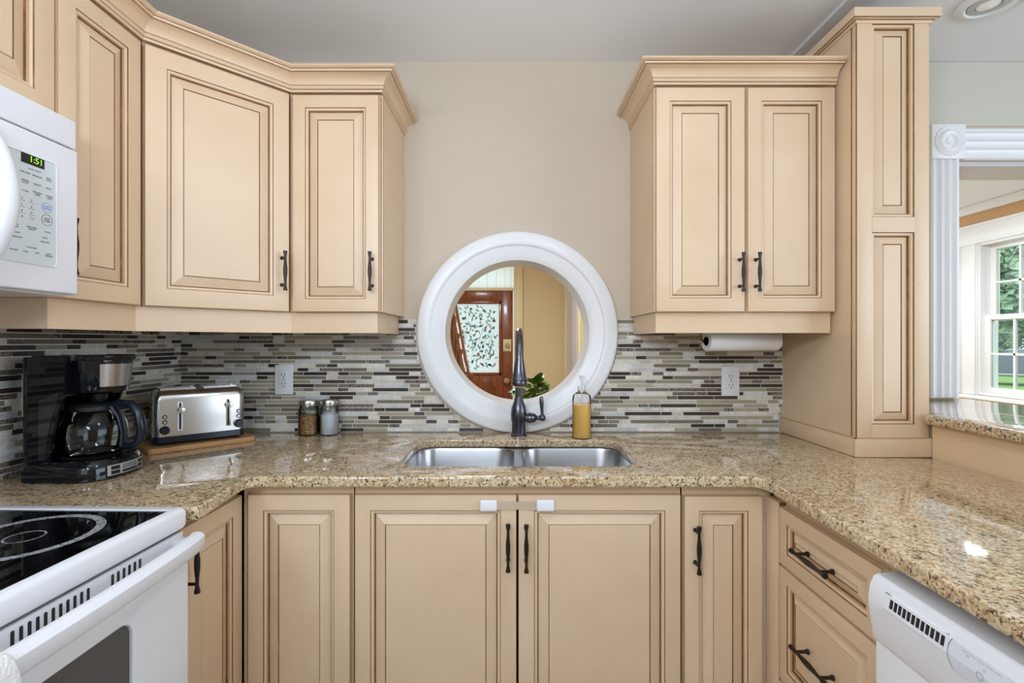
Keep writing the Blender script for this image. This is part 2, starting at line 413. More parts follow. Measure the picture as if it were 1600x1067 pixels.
# doorway casing on the back wall: fluted leg, header, corner block
def fluted(mb, w, d, n=3):
    pts = [(0, 0), (0, -d * .7), (.006, -d)]; s = (w - .024) / n
    for i in range(n):
        x = .012 + i * s
        pts += [(x, -d), (x + s * .2, -d * .45), (x + s * .5, -d * .3), (x + s * .8, -d * .45), (x + s - .002, -d)]
    return pts + [(w - .006, -d), (w, -d * .7), (w, 0)]
CY = WALL - .0035
p2 = fluted(None, .113, .02)
MBx = MB().rings([[(1.666 + x, CY + y, z) for x, y in p2] for z in (1.052, 2.0)])
structure(MBx, 'trim_2', M['trim'], ang=40)
ph = fluted(None, .124, .02)
structure(MB().rings([[(xx, CY + y, 2.0 + x) for x, y in ph] for xx in (1.797, 2.80)]), 'trim_3', M['trim'], ang=40)
blk = MB().box(1.662, 1.796, CY - .026, CY, 2.0, 2.136, bev=.002)
blk.lathe([(.001, -.032), (.012, -.034), (.016, -.028), (.022, -.028), (.026, -.034), (.036, -.037), (.044, -.034), (.050, -.027), (.056, -.031), (.060, -.0255)], (1.729, CY, 2.068), 'Y', 40)
structure(blk, 'trim_4', M['trim'])
structure(MB().box(DX0 - .001, DX0 + .018, WALL + .002, WALL + .17, .0, DZ).box(DX0, DX1, WALL + .002, WALL + .17, DZ - .018, DZ - .0005), 'trim_5', mat('jamb_paint', srgb(206, 200, 202), .4))

# dining room beyond: wall with a double hung window
WX = 3.8
wy0, wy1, wz0, wz1 = 2.75, 3.945, .845, 2.075      # rough opening of the window
YZ = Matrix(((0, 0, 1, 0), (1, 0, 0, 0), (0, 1, 0, 0), (0, 0, 0, 1)))
structure(MB().flat([(-2.5, 0), (5.6, 0), (5.6, CEIL), (-2.5, CEIL)], [[(wy0, wz0), (wy1, wz0), (wy1, wz1), (wy0, wz1)]], .14, 0, Matrix.Translation((WX + .07, 0, 0)) @ YZ), 'wall_dining', M['wall_orange'], smooth=False)
structure(MB().box(WX - .03, WX - .0005, WALL + .15, 5.5, 2.325, CEIL - .0005, bev=.008), 'trim_6', M['trim'])
win = MB(); c = .16
for a0, a1, b0, b1 in ((wy1 - .005, wy1 + c, wz0 - .003, wz1 - .0055), (wy0 - c, wy0 + .005, wz0 - .003, wz1 - .0055), (wy0 - c - .002, wy1 + c + .002, wz1 - .005, wz1 + c)):
    win.box(WX - .02, WX - .0005, a0, a1, b0, b1, bev=.004)
    
for a0, a1, b0, b1 in ((wy1 + c - .02, wy1 + c - .001, wz0 - .002, wz1 - .006), (wy1 + .001, wy1 + .018, wz0, wz1 - .006), (wy0 - c, wy1 + c, wz1 + c - .02, wz1 + c - .001), (wy0, wy1, wz1 + .001, wz1 + .018)):
    win.box(WX - .032, WX - .019, a0, a1, b0, b1, bev=.003)
for a0, a1, b0, b1 in ((wy1 - .02, wy1 - .0005, wz0 + .0205, wz1 - .0205), (wy0 + .0005, wy0 + .02, wz0 + .0205, wz1 - .0205), (wy0 + .001, wy1 - .001, wz1 - .02, wz1 - .0005), (wy0 + .001, wy1 - .001, wz0 + .0005, wz0 + .02)):
    win.box(WX - .005, WX + .139, a0, a1, b0, b1)
wo = structure(win, 'window_1', M['trim'])
structure(MB().box(WX - .06, WX + .02, wy0 - .12, wy1 + .12, wz0 - .035, wz0 - .004, bev=.006), 'window_sill', M['trim'], wo)
def sash(x, z0, z1, ny, name):
    y0, y1 = wy0 + .02, wy1 - .02; t = .045
    b = MB()
    b.box(x, x + .035, y0, y0 + t, z0, z1, bev=.003).box(x, x + .035, y1 - t, y1, z0, z1, bev=.003)
    b.box(x + .0005, x + .0345, y0 + t, y1 - t, z0, z0 + t, bev=.002).box(x + .0005, x + .0345, y0 + t, y1 - t, z1 - .04, z1, bev=.002)
    s = b.build(name, M['trim'], wo)
    pw = (y1 - y0 - 2 * t) / ny; hh = (z0 + z1) / 2
    mu = MB()
    for i in range(1, ny): mu.box(x + .008, x + .026, y0 + t + i * pw - .008, y0 + t + i * pw + .008, z0 + t, z1 - .04)
    mu.box(x + .008, x + .026, y0 + t, y1 - t, hh - .008, hh + .008)
    mu.build('glazing_bars', M['trim'], s)
    for i in range(ny):
        for k in range(2):
            a = y0 + t + i * pw; zb = (z0 + t, hh)[k]; zt = (hh, z1 - .04)[k]
            MB().box(x + .015, x + .019, a, a + pw, zb, zt).build('pane', M['pane'], s)
sash(WX + .075, 1.445, wz1 - .02, 6, 'upper_sash')
sash(WX + .03, wz0 + .02, 1.49, 6, 'lower_sash')
structure(MB().box(1.35, 1.45, WALL + .14, 5.6, 0, CEIL), 'wall_partition', M['wall_hall'], smooth=False)

# entrance hall beyond the round opening
HY = 5.5; HX = .62
structure(MB().box(-1.45, -.98, HY, HY + .12, 0, CEIL).box(.02, 1.35, HY, HY + .12, 0, CEIL).box(-.98, .02, HY, HY + .12, 2.14, CEIL), 'wall_hall_end', M['wall_hall'], smooth=False)
structure(MB().box(-1.55, -1.43, WALL + .14, HY, 0, CEIL), 'wall_hall_left', M['wall_hall'], smooth=False)
structure(MB().box(HX, HX + .1, 2.6, HY, 0, CEIL), 'wall_hall_right', M['wall_hall'], smooth=False)
structure(MB().box(.015, .125, HY - .022, HY - .0005, 0, 2.145, bev=.004).box(.03, .05, HY - .03, HY - .02, 0, 2.14, bev=.003).box(.10, .12, HY - .034, HY - .02, 0, 2.14, bev=.003)
          .box(-1.09, .125, HY - .025, HY - .0005, 2.13, 2.22, bev=.004).box(-1.09, -.98, HY - .022, HY - .0005, 0, 2.14, bev=.004).box(-.98, .015, HY - .02, HY + .06, 1.852, 1.885, bev=.003), 'trim_7', M['trim_hall'])
structure(MB().box(HX - .02, HX - .0005, 5.32, 5.43, 0, 1.95, bev=.004).box(HX - .02, HX - .0005, 4.34, 4.45, 0, 1.95, bev=.004).box(HX - .026, HX - .0005, 4.32, 5.45, 1.95, 2.06, bev=.004).box(HX - .032, HX - .018, 5.40, 5.425, 0, 1.95, bev=.003), 'trim_8', M['trim_hall'])
structure(MB().box(HX - .012, HX - .0005, 4.452, 5.318, .01, 1.948, bev=.002).box(HX - .018, HX - .012, 4.47, 4.6, .02, 1.94, bev=.002).box(HX - .018, HX - .012, 5.17, 5.3, .02, 1.94, bev=.002), 'door_2', M['grey_door'])
tr = structure(MB().box(-.98, .012, HY + .02, HY + .03, 1.886, 2.13), 'window_2', M['film_white'], smooth=False)
tb = MB()
for i in range(1, 10): tb.box(-.98 + i * .1 - .003, -.98 + i * .1 + .003, HY + .014, HY + .019, 1.887, 2.129)
tb.build('glazing_bars', M['trim'], tr)
# front door with leaf patterned glass
dz1 = 1.85; dx0, dx1 = -.975, .012; gx0, gx1, gz0, gz1 = -.625, -.148, .925, 1.70
px0, px1 = -.78, -.14
d = MB(); dy0, dy1 = HY - .005, HY + .04
d.box(dx0, gx0 - .03, dy0, dy1, .01, dz1, bev=.003).box(gx1 + .03, dx1, dy0, dy1, .01, dz1, bev=.003)
d.box(gx0 - .03, gx1 + .03, dy0, dy1, gz1 + .03, dz1, bev=.003).box(gx0 - .03, gx1 + .03, dy0, dy1, .66, gz0 - .03, bev=.003).box(gx0 - .03, gx1 + .03, dy0, dy1, .01, .2, bev=.003)
d.box(gx0 - .03, gx1 + .03, dy0 + .018, dy1 - .01, .2, .66)
door = structure(d, 'door_1', M['wood'])
mo = MB()
for a0, a1, b0, b1 in ((gx0 - .03, gx0, gz0 - .03, gz1 + .03), (gx1, gx1 + .03, gz0 - .03, gz1 + .03), (gx0 - .03, gx1 + .03, gz1, gz1 + .03), (gx0 - .03, gx1 + .03, gz0 - .03, gz0),
                       (gx0 - .03, gx1 + .03, .64, .665), (gx0 - .03, gx0 - .005, .2, .66), (gx1 + .005, gx1 + .03, .2, .66)):
    mo.box(a0, a1, dy0 - .012, dy0 + .01, b0, b1, bev=.004)
mo.build('glass_bead', M['wood'], door)
gl = MB().box(gx0, gx1, HY + .012, HY + .018, gz0, gz1).build('door_glass', M['film'], door)
lf = MB(); rr = random.Random(3)
def leaf_shape(cx, cz, ang, l, wd, y, m):
    pts = []
    for t in range(7):
        u = t / 6; pts.append((u * l, math.sin(math.pi * u) ** .8 * wd))
    for t in range(5, 0, -1):
        u = t / 6; pts.append((u * l, -math.sin(math.pi * u) ** .8 * wd))
    ca, sa = math.cos(ang), math.sin(ang)
    lf.add([(cx + a * ca - b * sa, y, cz + a * sa + b * ca) for a, b in pts], [tuple(range(len(pts)))], m)
nx, nz = 12, 19
for i in range(nx):
    for k in range(nz):
        cx = gx0 + (i + .5 + rr.uniform(-.35, .35)) * (gx1 - gx0) / nx; cz = gz0 + (k + .5 + rr.uniform(-.35, .35)) * (gz1 - gz0) / nz
        if not (gx0 + .04 < cx < gx1 - .04 and gz0 + .04 < cz < gz1 - .04): continue
        leaf_shape(cx, cz, rr.uniform(.2, 2.9) + (math.pi if rr.random() < .35 else 0), rr.uniform(.036, .056), rr.uniform(.0075, .0115), HY + .0112, rr.choices(range(5), [4, 4, 3, 2, 2])[0])
for i in range(26):
    x0 = gx0 + .03 + (gx1 - gx0 - .06) * rr.random(); z0 = gz0 + .02 + (gz1 - gz0 - .3) * rr.random(); ph = rr.uniform(0, 6); am = rr.uniform(.01, .03); prev = None
    for t in range(13):
        z = z0 + t * .022; x = min(max(x0 + am * math.sin(ph + t * .5) + t * .002, gx0 + .01), gx1 - .01)
        if prev: lf.add([(prev[0] - .0011, HY + .0114, prev[1]), (prev[0] + .0011, HY + .0114, prev[1]), (x + .0011, HY + .0114, z), (x - .0011, HY + .0114, z)], [(0, 1, 2, 3)], 2 if i % 3 else 0)
        prev = (x, z)
tag(lf.build('leaf_print', FILM, door, smooth=False), kind='stuff')
MB().box(-.10, -.008, dy0 - .012, dy0 + .001, 1.165, 1.30, bev=.003).build('lock_plate', M['ivory'], door)
lk = MB().lathe([(.001, -.03), (.022, -.03), (.026, -.02), (.026, 0)], (-.052, dy0 - .012, 1.232), 'Y', 20); lk.build('lock_cylinder', M['brass'], door)
MB().lathe([(.001, -.075), (.02, -.073), (.034, -.058), (.034, -.045), (.02, -.03), (.012, -.02), (.012, 0)], (-.062, dy0, .835), 'Y', 24).build('door_knob', M['porcelain'], door)
MB().box(-.395, -.37, dy0 - .006, dy0 + .001, 1.80, 1.835).build('door_tag', M['ivory'], door)

# stair balustrade at the left of the hall
st = thing('stair_balustrade', 'dark wooden stair balustrade with turned spindles seen left in the round opening', 'banister', (-.62, 4.3, 0))
def wp(px, py, Y): return Vector(((px - 800) * Y / F, Y, EYE - (py - 533.5) * Y / F))
o = Vector((-.62, 4.3, 0))
path = [wp(699, 420, 4.75), wp(707, 470, 4.62), wp(716, 520, 4.48), wp(724, 566, 4.36), wp(729, 586, 4.30), wp(731, 594, 4.27)]
MB().tube([p - o for p in path], .036, 12).build('handrail', M['wood_dark'], st)
vol = MB(); cv = wp(729, 590, 4.25) - o
vol.lathe([(.001, -.03), (.05, -.03), (.056, -.02), (.056, .02), (.05, .03), (.001, .03)], cv, 'Y', 24)
vol.lathe([(.001, -.038), (.025, -.038), (.03, -.03)], cv, 'Y', 20)
vol.build('volute', M['wood_dark'], st)
nb = wp(727, 600, 4.27) - o
MB().lathe([(.06, -nb.z), (.06, .25 - nb.z), (.045, .28 - nb.z), (.03, .32 - nb.z), (.042, .5 - nb.z), (.03, .66 - nb.z), (.045, -.08), (.045, -.01)], (nb.x, nb.y, nb.z), 'Z', 16).build('newel_post', M['wood_dark'], st)
for i, (px, Y) in enumerate(((700.5, 4.60), (705.5, 4.54), (710.5, 4.47), (715.5, 4.42), (720, 4.36))):
    p = wp(px, 533, Y) - o; ztop = 1.276 - (470 + (px - 707) * 5.4 - 533.5) * Y / F - .03
    ztop = min(ztop, 1.72)
    MB().lathe([(.018, .05), (.018, .25), (.012, .3), (.02, .42), (.012, .55), (.017, .75), (.010, ztop - .2), (.016, ztop - .12), (.016, ztop)], (p.x, p.y, 0), 'Z', 10).build('baluster', M['wood_dark'], st)
MB().box(-.12, .10, -.2, .4, 0, .05).build('base_rail', M['wood_dark'], st)

# little plant on a console behind the opening
con = thing('console_table', 'small dark console table carrying the plant behind the round opening', 'table', (.10, 2.75, 0))
MB().box(-.3, .3, -.15, .15, .80, .83, bev=.004).build('tabletop', M['table_wood'], con)
for sx in (-.27, .27):
    for sy in (-.12, .12): MB().box(sx - .02, sx + .02, sy - .02, sy + .02, 0, .80).build('leg', M['table_wood'], con)
pl = thing('potted_plant', 'green leafy potted plant peeking over the bottom of the round opening', 'plant', (.120, 2.75, .831))
MB().lathe([(.001, 0), (.05, 0), (.065, .09), (.07, .10), (.062, .10), (.055, .085), (.001, .085)], seg=24).build('pot', M['pot'], pl)
rr = random.Random(11)
lm = []
for k in range(3):
    b = MB(); Lh = .075
    sec = [(0, 0), (.15, .45), (.38, .72), (.62, .55), (.82, .28), (1, 0)]
    vs = []
    for t, wd in sec:
        z = .16 * math.sin(t * 2.4) - .1 * t * t
        vs += [(t, -wd * .55, z - .06 * wd), (t, 0, z), (t, wd * .55, z - .06 * wd)]
    b.add([(x * Lh, y * Lh, z * Lh) for x, y, z in vs], [(i * 3 + j, i * 3 + j + 1, i * 3 + j + 4, i * 3 + j + 3) for i in range(5) for j in range(2)])
    lm.append(b.mesh('leaf', M['leaf']))
stem = MB()
for i in range(46):
    a = rr.uniform(0, 2 * math.pi); r0 = rr.uniform(.01, .085); h = .10 + rr.uniform(.03, .15) * (1 - r0 * 4) + (.05 if i < 4 else 0)
    p = Vector((r0 * math.cos(a), r0 * math.sin(a) * .9, h))
    if i < 4: p = Vector((.012 + rr.uniform(-.02, .02), 0, .21 + i * .01))
    lo = bpy.data.objects.new('leaf', lm[i % 3]); COL.objects.link(lo); lo.parent = pl; lo.location = p
    lo.rotation_euler = (rr.uniform(-.5, .5), rr.uniform(-.7, .3), a + rr.uniform(-.6, .6)); s = rr.uniform(.7, 1.15); lo.scale = (s, s, s)
    stem.tube([(p.x * .1, p.y * .1, .08), (p.x * .5, p.y * .5, .08 + (h - .08) * .6), p], .0015, 5)
stem.build('stems', M['leaf'], pl)

# garden outside the dining window
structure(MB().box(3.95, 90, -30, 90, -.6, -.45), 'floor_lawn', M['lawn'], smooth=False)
def tree(x, y, h, r, label, seed):
    t = thing('tree', label, 'tree', (x, y, -.45), 0, None); q = random.Random(seed)
    MB().tube([(0, 0, 0), (.1, 0, h * .3), (0, .1, h * .6), (0, 0, h * .85)], [.28, .22, .15, .04], 8).build('trunk', M['bark'], t)
    b = MB(); blobs = [(q.uniform(-.6, .6) * r, q.uniform(-.6, .6) * r, h * q.uniform(.12, .95), r * q.uniform(.4, .62)) for _ in range(16)]
    for bx, by, bz, br in blobs:
        for _ in range(420):
            d3 = Vector((q.gauss(0, 1), q.gauss(0, 1), q.gauss(0, 1))).normalized() * br * q.uniform(.75, 1.0)
            cpt = Vector((bx, by, bz)) + d3; s = q.uniform(.18, .42)
            u = Vector((q.gauss(0, 1), q.gauss(0, 1), q.gauss(0, 1))).normalized(); v2 = u.orthogonal().normalized()
            b.add([cpt - u * s, cpt + v2 * s * .6, cpt + u * s, cpt - v2 * s * .6], [(0, 1, 2, 3)])
    me = bpy.data.meshes.new('foliage'); me.from_pydata(b.v, [], b.f); me.materials.append(M['tree_leaf'])
    o = bpy.data.objects.new('foliage', me); COL.objects.link(o); o.parent = t; tag(o, kind='stuff')
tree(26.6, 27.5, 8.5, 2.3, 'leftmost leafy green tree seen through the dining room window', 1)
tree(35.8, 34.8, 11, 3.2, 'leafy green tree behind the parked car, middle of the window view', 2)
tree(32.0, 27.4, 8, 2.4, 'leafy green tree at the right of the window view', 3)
# parked car
car = thing('parked_car', 'dark grey car with silver roof parked on the lawn outside the window', 'car', (20.4, 19.2, -.45), R(-45))
side = [(-2.2, .35), (-2.25, .7), (-2.1, .86), (-1.2, .95), (-.55, 1.38), (.7, 1.42), (1.5, 1.0), (2.1, .95), (2.25, .7), (2.2, .35)]
b = MB()
def sect(y, sc_): return [(x * (1 - .02 * abs(y)), y * (1 if z < .96 else .84), z) for x, z in side]
b.rings([[(x, yy * (.86 if z > 1.0 else 1), z) for x, z in side] for yy in (-.88, .88)])
b.build('body', M['car'], car)
MB().rings([[(x, yy, z) for x, z in ((-.62, 1.375), (.78, 1.415), (.7, 1.46), (-.5, 1.43))] for yy in (-.72, .72)]).build('roof', M['car_light'], car)
for yy in (-.81, .81):
    MB().prism([(-1.0, 1.0), (-.5, 1.34), (.02, 1.36), (.02, .99)], yy - .006, yy + .006, 'Y').build('side_window', M['car_glass'], car)
    MB().prism([(.08, .99), (.08, 1.36), (.66, 1.38), (1.3, 1.03)], yy - .006, yy + .006, 'Y').build('side_window', M['car_glass'], car)
    MB().box(-2.1, 2.1, yy * 1.1 - .01, yy * 1.1 + .01, .42, .47).build('sill_trim', M['car_light'], car)
    for xx in (-1.4, 1.4):
        MB().lathe([(.001, -.1), (.2, -.1), (.32, -.09), (.33, 0), (.32, .09), (.001, .09)], (xx, yy * .98, .33), 'Y', 24).build('wheel', M['tyre'], car)

# downlight
dl = thing('recessed_downlight', 'round white recessed downlight in the ceiling at the top right corner', 'light', (1.575, 1.60, CEIL))
MB().lathe([(.085, -.0005), (.088, -.006), (.08, -.012), (.062, -.014), (.056, -.008), (.056, -.0005)], seg=40, loop=True).build('trim_ring', M['ceil_white'], dl)
MB().lathe([(.054, -.001), (.054, -.010), (.034, -.014), (.034, -.001)], seg=40, loop=True).build('gimbal', M['silver_plastic'], dl)
MB().lathe([(.001, -.001), (.033, -.001), (.031, -.011), (.001, -.016)], seg=32).build('lens', M['lamp_glass'], dl)
dl2 = thing('ceiling_sensor', 'small pale round disc on the ceiling at the far top right edge', 'sensor', (1.70, 1.545, CEIL))
MB().lathe([(.001, -.018), (.035, -.017), (.042, -.010), (.043, -.0005), (.001, -.0005)], seg=32).build('housing', M['ceil_white'], dl2)

# ------------------------------------------------------------------ cabinet helpers (local x right, y into the cabinet, z up; y=0 is the door face)
CM = [M['cream'], M['glaze'], M['glaze_soft'], M['cab_inside']]
def handle(parent, x, z, vertical=True, ln=.128, y=0):
    h = ln / 2
    prof = [(.0015, -h), (.0062, -h), (.0066, -h + .003), (.0036, -h + .018), (.0040, -h + .032), (.0062, -.008), (.0064, .008), (.0040, h - .032), (.0036, h - .018), (.0066, h - .003), (.0062, h), (.0015, h)]
    b = MB()
    if vertical: b.lathe(prof, (x, y - .030, z), 'Z', 14)
    else: b.lathe(prof, (x, y - .030, z), 'X', 14)
    for s in (-1, 1):
        k = s * (h - .020); c0 = (x, y, z + k) if vertical else (x + k, y, z)
        b.lathe([(.0062, -.0003), (.0062, -.003), (.0038, -.008), (.0036, -.030)], c0, 'Y', 10)
    return b.build('handle', M['bronze'], parent)
def door(parent, x0, x1, z0, z1, name='door', fr=.046, th=.020, bevw=.027, frv=None, y=0, plain_edge=False):
    """raised panel front: stiles, glazed sticking, bevelled field"""
    frv = frv or fr
    prof = [(0, th, 0), (0, .0035, 0), (.0012, .0008, 2), (.004, 0, 0), (1.0, 0, 0),               # inset (1.0 = frame width), depth, material of the strip that ENDS here
            (1.0018, .0022, 1), (1.0065, .0042, 0), (1.0085, .0040, 0), (1.0098, .0085, 2), (1.0106, .0112, 1), (1.0125, .0120, 1),
            (2.0, .0030, 0), (2.0019, .0052, 1), (2.0030, .0034, 0)]
    rings, mats = [], []
    for i, (ins, dp, mm) in enumerate(prof):
        def off(f):
            if ins < .9: return ins
            if ins < 1.9: return f + (ins - 1.0)
            return f + .0125 + bevw + (ins - 2.0)
        a, b2 = off(fr), off(frv)
        rings.append([(x0 + a, y + dp, z0 + b2), (x1 - a, y + dp, z0 + b2), (x1 - a, y + dp, z1 - b2), (x0 + a, y + dp, z1 - b2)])
        if i: mats.append(mm)
    mats.append(0)
    b = MB(); b.rings(rings, 0, True, True, mats[:-1]); b.m[-1] = 0; b.m[-2] = 0
    return b.build(name, CM, parent, ang=25)
def sweep(mb, path, prof, i0, i1, cap0=True, cap1=True):
    """mitred moulding along a plan path; profile (outward, z, material of the strip that ends here); outward = right of the direction of travel"""
    pts = [Vector(p) for p in path]; n = []
    for i in range(len(pts) - 1):
        dd = (pts[i + 1] - pts[i]).normalized(); n.append(Vector((dd.y, -dd.x)))
    rings = []
    for i in range(i0, i1 + 1):
        a = n[max(i - 1, 0)]; c = n[min(i, len(n) - 1)]; mm = (a + c).normalized(); k = 1 / max(.2, mm.dot(a))
        rings.append([(pts[i].x + mm.x * k * o_, pts[i].y + mm.y * k * o_, z) for o_, z, _ in prof])
    np_ = len(prof); b = len(mb.v)
    for r in rings: mb.v += r
    for i in range(len(rings) - 1):
        for j in range(np_):
            j2 = (j + 1) % np_
            mb.f.append((b + i * np_ + j, b + i * np_ + j2, b + (i + 1) * np_ + j2, b + (i + 1) * np_ + j)); mb.m.append(prof[j2][2])
    if cap0: mb.f.append(tuple(b + j for j in range(np_))); mb.m.append(0)
    if cap1: mb.f.append(tuple(b + (len(rings) - 1) * np_ + j for j in range(np_))); mb.m.append(0)
    return mb
def crown_prof(z):
    return [(0, z, 0), (.005, z, 0), (.006, z + .006, 0), (.0035, z + .0085, 1), (.0075, z + .010, 0), (.0105, z + .0145, 0), (.0085, z + .019, 0), (.007, z + .0205, 1),
            (.010, z + .022, 0), (.013, z + .030, 0), (.019, z + .038, 0), (.028, z + .044, 0), (.0395, z + .047, 0), (.040, z + .0488, 1), (.046, z + .0488, 0), (.047, z + .0535, 0), (.0475, z + .0555, 1),
            (.054, z + .057, 0), (.0575, z + .060, 0), (.0565, z + .0645, 0), (0, z + .0645, 0)]
def wcrown(parent, path, z, i0, i1, c0=True, c1=True):
    b = sweep(MB(), path, crown_prof(z), i0, i1, c0, c1)
    b.tf(parent.matrix_basis.inverted() if False else (Matrix.LocRotScale(parent.location, parent.rotation_euler, None)).inverted())
    return b.build('crown_moulding', CM, parent, ang=30)

# ------------------------------------------------------------------ wall cabinets
UF = 1.606            # door face of the back-wall uppers
UZ0, UZ1 = 1.3747, 2.094
LF = -1.011           # door face of the left-wall uppers
A = Vector((LF, 1.324)); B = Vector((-.732, UF))
CR = [(LF, .30), (LF, 1.0764), (LF, 1.324), (-.732, UF), (-.433, UF), (-.433, WALL - .001)]
ZC = 2.1005
# over the microwave
c0 = thing('wall_cabinet', 'cream glazed wall cabinet above the white microwave, top left', 'cabinet', (LF, .30, 1.76), R(90))
MB().box(0, .775, .020, .315, 0, ZC - 1.76 + .02).build('carcass', CM, c0)
door(c0, .004, .386, .004, UZ1 - 1.76); door(c0, .390, .772, .004, UZ1 - 1.76)
wcrown(c0, CR, ZC, 0, 1)
# narrow left-wall cabinet
c1 = thing('wall_cabinet', 'cream glazed wall cabinet on the left wall between microwave and corner cabinet', 'cabinet', (LF, 1.0764, UZ0), R(90))
hgt = UZ1 - UZ0; W1 = 1.324 - 1.0764
MB().box(.0005, W1 + .03, .020, .315, 0, ZC - UZ0 + .02).build('carcass', CM, c1)
dd = door(c1, .003, W1 - .003, 0, hgt, fr=.044); handle(dd, .013, .115)
wcrown(c1, CR, ZC, 1, 2)
RL = [(0, 0, 0), (0, 0, 0)]
RP = [(-.026, -.070, 0), (-.026, -.0005, 0), (-.042, -.0005, 0), (-.042, -.070, 0)]
def wrail(parent, i0, i1, extra=None):
    b = sweep(MB(), [(p[0], p[1]) for p in CRL], [(o_, UZ0 + z, m_) for o_, z, m_ in RP], i0, i1)
    b.tf(Matrix.LocRotScale(parent.location, parent.rotation_euler, None).inverted())
    return b.build('light_rail', CM, parent)
CRL = [(LF - .30, 1.055), (LF, 1.055), (LF, 1.324), (-.732, UF), (-.427, UF), (-.427, WALL - .010)]
wrail(c1, 0, 2)
# diagonal corner cabinet
WD = (B - A).length
c2 = thing('corner_wall_cabinet', 'cream glazed diagonal corner wall cabinet with one wide door', 'cabinet', (A.x, A.y, UZ0), R(45.3))
def loc2(p, t):
    q = Matrix.LocRotScale(t.location, t.rotation_euler, None).inverted() @ Vector((p[0], p[1], 0)); return (q.x, q.y)
poly = [(LF - .012, 1.340), (-.748, UF + .012), (-.748, WALL - .003), (XL + .002, WALL - .003), (XL + .002, 1.356), (LF - .02, 1.356)]
MB().prism([loc2(p, c2) for p in poly], .0, ZC - UZ0 + .02).build('carcass', CM, c2)
dd = door(c2, .006, WD - .006, 0, hgt, fr=.050); handle(dd, WD - .030, .13)
wcrown(c2, CR, ZC, 2, 3)
wrail(c2, 2, 3)
# back-wall cabinet left of the opening
c3 = thing('wall_cabinet', 'narrow cream glazed wall cabinet left of the round opening', 'cabinet', (-.732, UF, UZ0))
W3 = -.433 + .732
MB().box(-.012, W3, .020, WALL - UF - .001, 0, ZC - UZ0 + .02).build('carcass', CM, c3)
MB().box(W3 - .0065, W3 - .0045, .0185, .021, 0, hgt).box(W3 - .0008, W3 + .0006, .022, .0245, 0, hgt).build('edge_glaze', M['glaze'], c3)
dd = door(c3, .004, W3 - .010, 0, hgt, fr=.042); handle(dd, W3 - .030, .13)
wcrown(c3, CR, ZC, 3, 5)
wrail(c3, 3, 5)
# right cabinet, two doors
RZ1 = 2.119; ZR = 2.1255
c4 = thing('wall_cabinet', 'cream glazed two-door wall cabinet right of the round opening above the paper towel', 'cabinet', (.474, UF, UZ0))
W4 = 1.080 - .474; h4 = RZ1 - UZ0
MB().box(0, W4, .020, WALL - UF - .001, 0, ZR - UZ0 + .02).build('carcass', CM, c4)
MB().box(.0045, .0065, .0185, .021, 0, h4).box(-.0006, .0008, .022, .0245, 0, h4).build('edge_glaze', M['glaze'], c4)
dl_ = door(c4, .0025 + .002 + (.474 * 0), .298, 0, h4, fr=.045); dr_ = door(c4, .308, W4 - .008, 0, h4, fr=.045)
handle(dl_, .280, .128); handle(dr_, .333, .128)
CRR = [(.474, WALL - .001), (.474, UF), (1.073, UF)]
wcrown(c4, CRR, ZR, 0, 2)
MB().box(.010, W4 - .008, .026, .042, -.070, -.0005).box(.010, .026, .042, WALL - UF - .010, -.070, -.0005).build('light_rail', CM, c4)
# tall bar-end cabinet standing on the counter
TZ = .9145; TF = 1.525
c5 = thing('tall_cabinet', 'tall narrow cream glazed cabinet standing on the counter at the bar end', 'cabinet', (1.085, TF, TZ))
W5 = 1.3135 - 1.085; TH = 2.278 - TZ
MB().box(.0, W5, .020, WALL - TF - .0005, 0, TH).build('carcass', CM, c5)
def pz(py, Y=TF): return EYE - (py - 533.5) * Y / F - TZ
fx0, fx1 = (1363 - 800) * TF / F - 1.085, (1429 - 800) * TF / F - 1.085
fr = MB()
zz = [pz(663), pz(362.7), pz(339), pz(37)]
fr.box(-.002, fx0, 0, .020, 0, TH, bev=.0015).box(fx1, W5, 0, .020, 0, TH, bev=.0015).box(fx0, fx1, 0, .020, 0, zz[0]).box(fx0, fx1, 0, .020, zz[1], zz[2]).box(fx0, fx1, 0, .020, zz[3], TH)
fr.build('face_frame', CM, c5)
MB().box(-.003, -.0005, .0185, .022, 0, TH).box(-.0026, .0008, -.0004, .0012, 0, TH).build('edge_glaze', M['glaze'], c5)
def field(parent, x0, x1, z0, z1, y=0.001):
    prof = [(0, 0, 0), (.0022, .003, 1), (.007, .0045, 0), (.009, .004, 0), (.0110, .0095, 2), (.0118, .013, 1), (.0135, .0135, 1), (.036, .004, 0), (.0385, .0065, 1), (.040, .0045, 0)]
    rings = [[(x0 + a, y + dp, z0 + a), (x1 - a, y + dp, z0 + a), (x1 - a, y + dp, z1 - a), (x0 + a, y + dp, z1 - a)] for a, dp, _ in prof]
    b = MB(); b.rings(rings, 0, False, True, [q[2] for q in prof[1:]]); b.m[-1] = 0
    return b.build('raised_panel', CM, parent, ang=25)
field(c5, fx0, fx1, zz[0], zz[1]); field(c5, fx0, fx1, zz[2], zz[3])
bb = MB().box(-.014, W5 + .010, -.014, .0, 0, .060, bev=.002).box(-.014, -.0005, .0, WALL - TF - .012, 0, .060, bev=.002)
bb.build('plinth', CM, c5)
MB().box(-.0145, W5 + .0105, -.0145, -.010, .0575, .0605, 0).box(-.0145, -.010, -.0145, WALL - TF - .012, .0575, .0605, 0).build('plinth_edge', M['glaze_soft'], c5)
cr = MB()
tp = [(0, TH - .002, 0), (.004, TH - .002, 0), (.008, TH + .004, 0), (.010, TH + .006, 1), (.018, TH + .007, 0), (.020, TH + .009, 1), (.022, TH + .010, 0), (.022, TH + .036, 0), (0, TH + .036, 0)]
